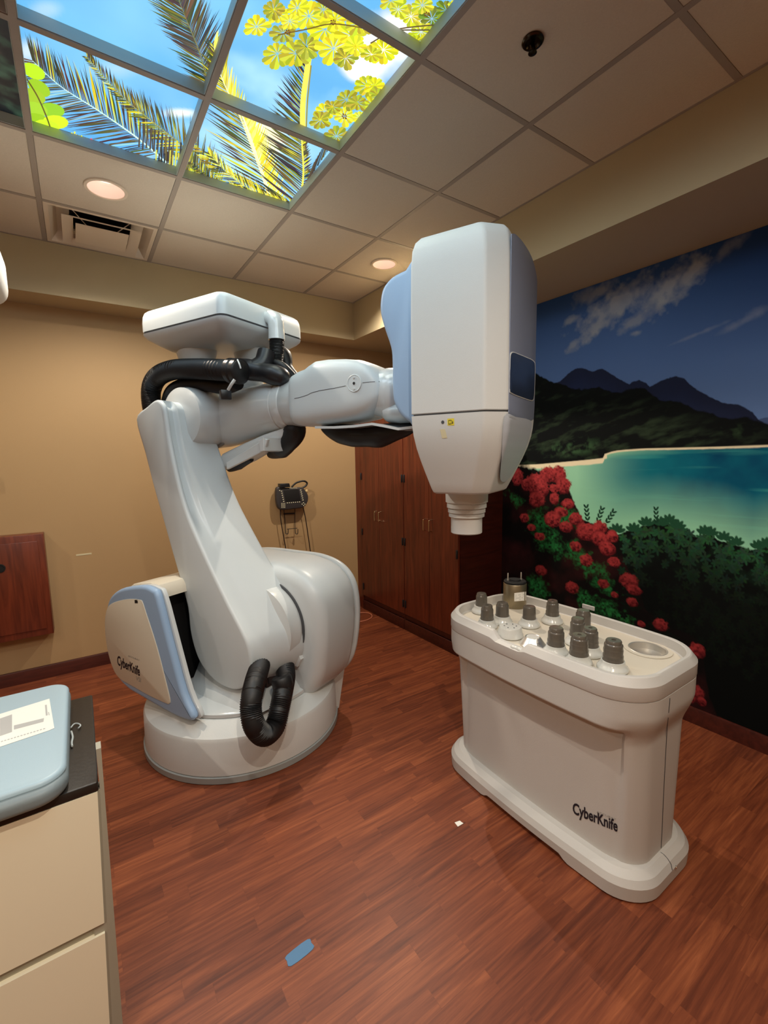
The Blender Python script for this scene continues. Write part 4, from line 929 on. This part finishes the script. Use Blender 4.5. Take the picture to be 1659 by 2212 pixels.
b = BM(); lathe(b, [(.20, -.10), (.250, -.09), (.256, -.02), (.250, .00), (.246, .014)], cJ+RSV*-.005, -RSV, 64); obj('shoulder_drum', b, M_gloss, R_)
b = BM(); prism(b, [(.40, .52), (.45, .54), (.47, .50), (.44, .45), (.40, .45)], Fsz, .01, -.03, .006, 2); obj('shoulder_lug', b, M_gloss, R_)
# under-shoulder hose loop
b = BM(); LP = [pf(u, v, f_) for u, v, f_ in ((566, 1400, .25), (563, 1432, .36), (553, 1466, .46), (545, 1500, .505), (542, 1530, .52), (549, 1566, .545), (571, 1588, .555), (594, 1568, .55), (604, 1530, .535), (611, 1496, .51), (617, 1462, .46), (615, 1434, .38), (612, 1400, .28))]
tube(b, LP, .050, 24, 8, rib=.0022, pitch=.0085); obj('hose_loop', b, M_black, R_, 80)
b = BM(); lathe(b, [(.050, 0), (.054, .01), (.054, .05), (.048, .06)], pf(613, 1486, .50), (RFV*-.3+Vector((0, 0, 1))), 24); obj('hose_clamp', b, M_black, R_)
b = BM(); box(b, (0, 0, 0), (0, 0, 0)) if 0 else prism(b, [(.22, .50), (.36, .50), (.36, .38), (.26, .34)], Fsz, .17, .02, .01, 2); q0 = pf(574, 1424, .36); q1 = pf(612, 1468, .40); prism(b, [((q0-A).dot(RSV), q0.z), ((q1-A).dot(RSV), q0.z), ((q1-A).dot(RSV), q1.z), ((q0-A).dot(RSV)-.01, q1.z)], lambda a, c, w: W(w, a, c), .34, .37, .006, 2); obj('cable_plate', b, M_blackm, R_)
# elbow
b = BM(); cE = W(-.235, 0, 1.865); lathe(b, [(.12, -.16), (.165, -.14), (.172, -.10), (.172, .05), (.16, .075), (.15, .08)], cE, -RSV, 56); obj('elbow_hub', b, M_gloss, R_)
b = BM(); lathe(b, [(.175, .06), (.182, .064), (.182, .078), (.178, .082)], cE, -RSV, 56)
for k in range(5): a = -.4+k*.3; lathe(b, [(.009, .05), (.009, .064)], cE+(RFV*math.cos(a)*.176+Vector((0, 0, -math.sin(a)*.176))), -RSV, 6)
obj('elbow_flange', b, M_grey, R_)
# upper arm casting
def sec(f, s, z, ry, rz, n=40, e=1.0):
    out = []
    for k in range(n):
        a = 2*PI*k/n; ca, sa = math.cos(a), math.sin(a); out.append(W(f, s+ry*math.copysign(abs(ca)**e, ca), z+rz*math.copysign(abs(sa)**e, sa)))
    return out
SA = -.135
b = BM(); rings(b, [sec(*q) for q in ((-.40, SA, 1.82, .05, .06), (-.385, SA, 1.82, .10, .11), (-.34, SA, 1.84, .135, .145), (-.26, SA, 1.85, .15, .162), (-.15, SA, 1.862, .152, .166), (-.05, SA, 1.872, .150, .162), (.08, SA, 1.89, .144, .152), (.20, SA, 1.904, .138, .143), (.30, SA, 1.912, .134, .136), (.303, SA, 1.912, .129, .131), (.309, SA, 1.912, .129, .131), (.312, SA, 1.913, .134, .136), (.36, SA, 1.918, .133, .134), (.363, SA, 1.918, .129, .130), (.368, SA, 1.918, .129, .130), (.371, SA, 1.919, .132, .133), (.50, SA, 1.925, .13, .132))]); obj('upper_arm', b, M_gloss, R_, 50)
b = BM(); rings(b, [sec(*q, e=.55) for q in ((-.16, SA+.03, 1.60, .05, .045), (-.13, SA+.03, 1.605, .068, .055), (.05, SA+.03, 1.66, .065, .055), (.20, SA+.02, 1.715, .06, .045), (.34, SA, 1.765, .05, .03), (.42, SA, 1.785, .03, .01))]); obj('underside_channel', b, M_gloss, R_, 40)
b = BM(); prism(b, [(.0, 1.60), (.0, 1.56), (.30, 1.66), (.33, 1.72), (.31, 1.725)], Fsz, .04, .02, .003, 1); prism(b, [(.27, 1.715), (.31, 1.73), (.31, 1.66), (.28, 1.655)], Fsz, .05, -.1, .003, 1); obj('bracket', b, M_gloss, R_)
# wrist casing
wc = [(.425, 2.05), (.445, 2.085), (.50, 2.098), (.54, 2.108), (.58, 2.122), (.66, 2.128), (.78, 2.114), (.86, 2.102), (.925, 2.072), (.965, 2.015), (.978, 1.945), (.965, 1.88), (.93, 1.835), (.86, 1.80), (.76, 1.785), (.60, 1.776), (.46, 1.770), (.43, 1.80)]
ST = [(.436, 2.00, 1.83, .10), (.44, 2.03, 1.81, .13), (.455, 2.055, 1.792, .148), (.50, 2.07, 1.784, .155), (.545, 2.078, 1.784, .156), (.575, 2.094, 1.786, .156), (.61, 2.108, 1.787, .156), (.68, 2.108, 1.79, .156), (.78, 2.098, 1.797, .156), (.86, 2.084, 1.808, .155), (.91, 2.062, 1.826, .151), (.945, 2.03, 1.85, .143), (.968, 1.995, 1.878, .130), (.982, 1.965, 1.905, .110), (.986, 1.95, 1.92, .08)]
b = BM(); rings(b, [sec(f_+.012, SA, (a_+c_)/2, w_, (a_-c_)/2, 64, e=.44) for f_, a_, c_, w_ in [(np.interp(i, range(len(ST)), [q[0] for q in ST]), np.interp(i, range(len(ST)), [q[1] for q in ST]), np.interp(i, range(len(ST)), [q[2] for q in ST]), np.interp(i, range(len(ST)), [q[3] for q in ST])) for i in np.arange(0, len(ST)-.9, .5)]]); wr = obj('wrist_casing', b, M_white, R_, 70)
tw = bvh(wr)
seam_line('seam', [(636, 861), (650, 858), (665, 853), (672, 849), (690, 844), (720, 839), (747, 833.5)], 1.2, tw, wr); seam_line('seam', [(783, 827), (800, 825), (829, 824)], 1.2, tw, wr)
P = ps(765, 828, .020); b = BM(); lathe(b, [(.040, 0), (.0405, .003), (.038, .0045), (.036, .003), (.001, .0035)], P-RSV*.002, RSV, 40); d = obj('hub_disc', b, M_white, wr)
b = BM(); lathe(b, [(.0065, 0), (.0065, .0015)], P+RSV*.0018, RSV, 16); obj('center_hole', b, M_void, d)
for sg in (-1, 1):
    b = BM(); lathe(b, [(.0055, 0), (.005, .003), (.001, .0035)], P+RSV*.0015+Vector((0, 0, sg*.026)), RSV, 12); obj('screw', b, M_gloss, d)
# wrist joint to head
b = BM(); rings(b, [sec(*q) for q in ((.90, SA, 1.93, .10, .11), (.99, SA, 1.92, .115, .125), (1.04, SA, 1.925, .11, .115), (1.075, SA, 1.935, .085, .10), (1.085, SA, 1.94, .105, .12), (1.115, SA, 1.94, .105, .12), (1.12, SA, 1.94, .10, .115))]); wj = obj('wrist_joint', b, M_gloss, R_, 35)
for k in range(14):
    a = 2*PI*k/14; b = BM(); lathe(b, [(.008, 0), (.008, .008), (.003, .0085)], W(1.086, SA+math.cos(a)*.094, 1.94+math.sin(a)*.108), -RFV, 6); obj('flange_bolt', b, M_gloss, wj)
b = BM(); rings(b, [sec(*q) for q in ((.96, SA, 1.83, .05, .03), (.99, SA, 1.83, .085, .05), (1.06, SA, 1.825, .10, .055), (1.13, SA, 1.825, .09, .05), (1.19, SA, 1.84, .05, .03))]); obj('wrist_motor', b, M_gloss, R_, 35)
b = BM(); rings(b, [[W(f, s, z-(.012 if j else 0)) for s, j in ((.0, 0), (-.27, 0), (-.27, 1), (.0, 1))] for f, z in ((.62, 1.778), (.74, 1.772), (.86, 1.772), (.96, 1.778), (1.02, 1.766), (1.10, 1.748), (1.17, 1.752), (1.24, 1.765))]); obj('cable_guard', b, M_gloss, R_)
b = BM(); tube(b, [W(.58, SA+.02, 1.775), W(.68, SA+.03, 1.745), W(.80, SA+.03, 1.725), W(.92, SA+.02, 1.72), W(1.04, SA+.02, 1.74), W(1.13, SA, 1.76)], .05, 16, 6, radii=[.012, .034, .052, .058, .052, .060, .046, .036, .016]); obj('cable_sleeve', b, M_black, R_)
b = BM(); tube(b, [W(.14, SA-.03, 1.64), W(.22, SA-.02, 1.665), W(.31, SA-.0, 1.70), W(.365, SA+.0, 1.76), W(.36, SA, 1.81)], .06, 16, 6, radii=[.02, .04, .058, .052, .060, .065, .05]); obj('cable_sleeve', b, M_black, R_)
b = BM(); tube(b, [W(-.12, SA+.05, 1.56), W(-.02, SA+.06, 1.59), W(.08, SA+.06, 1.62)], .03, 12, 6, radii=[.02, .028, .034, .026, .02]); obj('cable_sleeve', b, M_black, R_)
# back yoke plate of head
pl = [(1.18, 2.392), (1.115, 2.376), (1.072, 2.342), (1.056, 2.295), (1.055, 2.237), (1.078, 2.16), (1.103, 2.09), (1.109, 2.03), (1.110, 1.89), (1.122, 1.84), (1.15, 1.795), (1.19, 1.765), (1.245, 1.76), (1.245, 2.40)]
b = BM(); prism(b, sm(pl, 3), Fsz, .075, -.335, .022, 4); yoke = obj('head_yoke', b, M_blue, R_, 50)
# treatment head
def hr(z, inset=0, f0=1.240, f1=1.622, s0=.150, s1=-.436, cf=.072, cs=.068, cb=.018):
    f0 += inset; f1 -= inset; s0 -= inset; s1 += inset
    pts_ = []
    def arc(p, a, c, k=4):   # rounded corner between points a-p-c
        for i in range(k+1):
            t_ = i/k; pts_.append(((1-t_)**2*a[0]+2*t_*(1-t_)*p[0]+t_*t_*c[0], (1-t_)**2*a[1]+2*t_*(1-t_)*p[1]+t_*t_*c[1]))
    g = .012
    def corner(p, da, dc): arc(p, (p[0]+da[0]*g, p[1]+da[1]*g), (p[0]+dc[0]*g, p[1]+dc[1]*g))
    l = math.hypot(cf, cs); ux, us = cf/l, cs/l
    corner((f0, s0), (0, -1), (1, 0)); corner((f1-cf, s0), (-1, 0), (ux, -us)); corner((f1, s0-cs), (-ux, us), (0, -1))
    corner((f1, s1+.045), (0, 1), (-.7, -.7)); corner((f1-.045, s1), (.7, .7), (-1, 0)); corner((f0, s1), (1, 0), (0, 1))
    return [W(p[0], p[1], z) for p in pts_]
b = BM(); rings(b, [hr(z, i) for z, i in ((1.786, .004), (1.789, 0), (1.95, 0), (2.2, .001), (2.36, .003), (2.42, .007), (2.452, .016), (2.472, .032), (2.482, .055), (2.486, .09))])
head = obj('treatment_head', b, M_matte, R_, 30)
b = BM(); rings(b, [hr(1.776, .006), hr(1.790, .006)]); obj('seam', b, M_seam, head)
def lower(z, t_):
    return hr(z, 0, 1.240+.052*t_, 1.622-.075*t_, .150-.070*t_, -.436+.125*t_, .072-.01*t_, .068-.015*t_)
LZ = [(1.780, 0), (1.74, .03), (1.70, .10), (1.65, .25), (1.60, .46), (1.55, .70), (1.50, .95), (1.478, 1.06)]
b = BM(); rings(b, [lower(z, t_) for z, t_ in LZ]+[[v-(v-W(1.40, -.13, v.z))*.03-Vector((0, 0, .008)) for v in lower(1.470, 1.10)], [v-(v-W(1.40, -.13, v.z))*.09-Vector((0, 0, .013)) for v in lower(1.468, 1.12)]])
bmesh.ops.triangulate(b, faces=[f for f in b.faces if len(f.verts) == 4])
low = obj('lower_shroud', b, M_matte, head, 30)
th = bvh(head); tl = bvh(low)
def decal_grid(name, P, tree, m, parent, off=.003, nx=24, ny=40, dv=None):
    bm = BM(); v0 = min(p[1] for p in P); v1 = max(p[1] for p in P); rows = []
    for j in range(ny+1):
        v = v0+(v1-v0)*(.004+.992*j/ny); xs_ = []
        for i in range(len(P)):
            a, c = P[i-1], P[i]
            if (a[1] > v) != (c[1] > v): xs_.append(a[0]+(c[0]-a[0])*(v-a[1])/(c[1]-a[1]))
        if len(xs_) < 2: continue
        l, r = min(xs_), max(xs_); row = []
        for i in range(nx+1):
            d = ray(l+(r-l)*i/nx, v).normalized(); h, nrm, k, dist = tree.ray_cast(CAM, d)
            if h is None: h, nrm, k, dist = tree.find_nearest(CAM+d*1.9)
            if nrm.dot(d) > 0: nrm = -nrm
            row.append(bm.verts.new(h+(dv or nrm)*off))
        rows.append(row)
    for a, c in zip(rows, rows[1:]):
        for i in range(nx): bm.faces.new((a[i], c[i], c[i+1], a[i+1]))
    return obj(name, bm, m, parent, 60)
def rpx(P, k=3): return [(p.x, p.y) for p in crom([Vector((a, c, 0)) for a, c in P], k, True)]
pn = rpx([(1089.5, 889), (1091, 800), (1094, 650), (1097, 540), (1100, 512), (1106, 505), (1115, 508), (1130, 525), (1146, 552), (1156, 585), (1160, 625), (1158, 750), (1152, 905)], 4)
wn = rpx([(1100, 785), (1101, 768), (1106, 762), (1118, 766), (1140, 775), (1150, 781), (1153, 790), (1152.5, 820), (1151, 855), (1148, 864), (1140, 863), (1120, 856), (1104, 849), (1099, 840)], 3)
def onface(px, dx=0): return [((p-A).dot(RSV), p.z) for p in [pf(u, v, 1.622) for u, v in px]]
Fs = lambda a, c, w: W(w, a, c)
def clampS(L): return [(max(-.384, min(.076, a)), c) for a, c in L]
b = BM(); prism(b, clampS(onface(pn)), Fs, 1.6205, 1.6245, .0012, 2); dn = obj('grey_side_panel', b, M_bluegrey, head, 40)
b = BM(); prism(b, clampS(onface([(1126+(x-1126)*1.06, 812+(y-812)*1.04) for x, y in wn])), Fs, 1.624, 1.6265, .001, 2); obj('panel_rim', b, M_matte, dn, 40)
b = BM(); prism(b, clampS(onface(wn)), Fs, 1.6255, 1.6275, .0006, 2); obj('window', b, M_navy, dn, 40)
decal_grid('pale_side_panel', rpx([(1086, 899), (1110, 901), (1143, 909), (1142, 935), (1134, 962), (1120, 995), (1104, 1022), (1096, 1033), (1086, 1041), (1079, 1039), (1076, 1028), (1079, 990)], 4), tl, M_palegrey, low, .008, dv=RFV)
b = BM(); c0 = W(1.383, -.13, 1.26)
lathe(b, [(.067, 0), (.071, .004), (.071, .070), (.072, .074), (.081, .078), (.081, .092), (.078, .094), (.085, .098), (.085, .113), (.081, .115), (.090, .120), (.090, .137), (.087, .140), (.0955, .145), (.0965, .185), (.09, .22)], c0, n=64); col = obj('collimator_nozzle', b, M_matte, head, 25)
P = decal('round_keyhole', [[(956.5+3.4*math.cos(k*PI/6), 912+3.8*math.sin(k*PI/6)) for k in range(12)]], tl, M_seam, low, .001, 1)
yl_ = decal('warning_sticker', [[(966.5, 904.5), (981, 903.5), (981.5, 918.5), (967, 919)]], tl, M_yellow, low, .001, 1)
decal('sticker_print', [[(969, 907.5), (975, 907), (975.3, 908), (969, 908.6)], [(969, 907.5), (970, 907.4), (970, 916.5), (969, 916.6)], [(969, 915.6), (975, 915), (975.3, 916.2), (969, 916.8)], [(974.5, 907), (975.5, 907), (975.7, 916), (974.7, 916)], [(977.5, 908), (979, 911), (979.3, 915), (977, 915.2)]], tl, M_text, yl_, .0016, 1)
decal('tape_scrap', [[(950.5, 927.5), (961.5, 926.5), (966.5, 946), (955, 947)]], tl, M_tapecream, low, .001, 1)
# vertical seam of yoke side
# ---- electronics box above elbow
def br(z, inset, f0=-.478, f1=.212, s0=.195, s1=-.435, r=.045):
    return [W(p[0], p[1], z) for p in rrect(f0+inset, f1-inset, s1+inset, s0-inset, max(.01, r), 5)]
b = BM(); rings(b, [br(z, i) for z, i in ((2.352, .0), (2.40, 0), (2.435, .003), (2.455, .010), (2.466, .022), (2.470, .04))]); bx = obj('electronics_box', b, M_white, R_, 35)
b = BM(); rings(b, [br(z, i) for z, i in ((2.338, .004), (2.353, .004))]); obj('seam', b, M_seam, bx)
b = BM(); rings(b, [br(z, i) for z, i in ((2.246, .15), (2.249, .12), (2.256, .10), (2.285, .055), (2.312, .018), (2.330, .003), (2.342, 0))]); obj('lower_tray', b, M_white, bx, 35)
decal('vent_dot', [[(u+1.8*math.cos(k*PI/4), v+1.4*math.sin(k*PI/4)) for k in range(8)] for u, v in ((319, 666.5), (330, 663.5), (343, 660.2), (357, 657))], bvh(bx), M_seam, bx, .001, 0)
for name, f0, s0, r0, r1 in (('support_post', -.24, .0, .13, .105), ('support_post', .02, -.17, .105, .08)):
    b = BM(); rings(b, [sec_ for sec_ in [[W(f0+math.cos(a)*rr, s0+math.sin(a)*rr*.62, z) for a in [2*PI*k/32 for k in range(32)]] for z, rr in ((1.93, r1*.95), (2.05, r1), (2.14, (r0+r1)/2*.96), (2.21, r0), (2.255, r0*1.14))]]); obj(name, b, M_matte, R_, 50)
b = BM(); DU = (.225, -.135); tube(b, [W(.19, -.135, 2.41), W(.235, -.135, 2.40), W(.262, -.135, 2.375), W(.266, -.135, 2.33), W(.266, -.135, 2.278)], .044, 24, 6, radii=[.034, .042, .044, .044, .047]); obj('duct_elbow', b, M_gloss, bx)
b = BM(); tube(b, [W(.266, -.135, 2.30), W(.262, -.135, 2.22), W(.245, -.13, 2.12), W(.235, -.12, 2.07)], .040, 24, 6, rib=.0018, pitch=.008); obj('duct_hose', b, M_black, R_, 80)
b = BM(); tube(b, [ps(520, 795, .02), ps(560, 803, -.02), ps(600, 812, -.04), ps(622, 822, -.08)], .06, 20, 6, radii=[.052, .058, .05, .056, .05, .03]); tube(b, [ps(545, 800, 0), ps(568, 786, -.05), ps(576, 762, -.08)], .04, 16, 6, radii=[.05, .052, .05]); obj('hose_junction', b, M_blackm, R_)
b = BM(); tube(b, [ps(592, 750, -.2), ps(612, 770, -.22), ps(622, 795, -.22), ps(640, 815, -.22)], .03, 16, 6, radii=[.035, .05, .03, .022]); tube(b, [ps(590, 782, -.10), ps(612, 792, -.10), ps(632, 812, -.14)], .022, 12, 6); obj('connector_bundle', b, M_black, R_)
for nm, L, s0, r in (('main_hose', [(335, 905), (327, 868), (328, 836), (343, 812), (375, 799), (420, 797), (470, 799), (520, 802)], .10, .055), ('inner_hose_loop', [(362, 900), (364, 868), (374, 845), (400, 832), (440, 830), (485, 835), (512, 826)], .04, .040)):
    b = BM(); tube(b, [ps(u, v, s0+(0.02 if k > 5 else 0)) for k, (u, v) in enumerate(L)], r, 28, 8, rib=.0017, pitch=.0075); obj(nm, b, M_black, R_, 80)
b = BM(); tube(b, [ps(502, 781, .13), ps(505, 800, .15), ps(508, 818, .15)], .02, 10, radii=[.02, .02]) if 0 else lathe(b, [(.058, 0), (.066, .004), (.066, .030), (.060, .034), (.060, .045), (.066, .049), (.066, .075), (.058, .079)], ps(498, 801, .11), (ps(530, 803, .11)-ps(498, 801, .11)), 28); hc = obj('hose_coupling', b, M_blackm, R_)
b = BM(); tube(b, [ps(513, 777, .17), ps(517, 786, .18), ps(520, 796, .18)], .004, 8); tube(b, [ps(493, 842, .20), ps(500, 830, .20), ps(507, 820, .19)], .008, 8); obj('cable_tie', b, M_gloss, R_)
b = BM(); q = ps(487, 852, .16); box(b, q-Vector((.028, .02, .028)), q+Vector((.028, .02, .022)), .006); obj('cable_end_block', b, M_blackm, R_)
# ================================================================ VIEW
w = bpy.data.worlds.new('world'); SC.world = w; w.use_nodes = True; w.node_tree.nodes['Background'].inputs[0].default_value = (.02, .02, .02, 1)
SC.view_settings.view_transform = 'Standard'; SC.view_settings.look = 'None'; SC.view_settings.exposure = -.04; SC.view_settings.gamma = 1; SC.view_settings.use_curve_mapping = False
SC.cycles.max_bounces = 10; SC.cycles.diffuse_bounces = 5; SC.cycles.use_denoising = True
SC.cycles.sample_clamp_indirect = 6
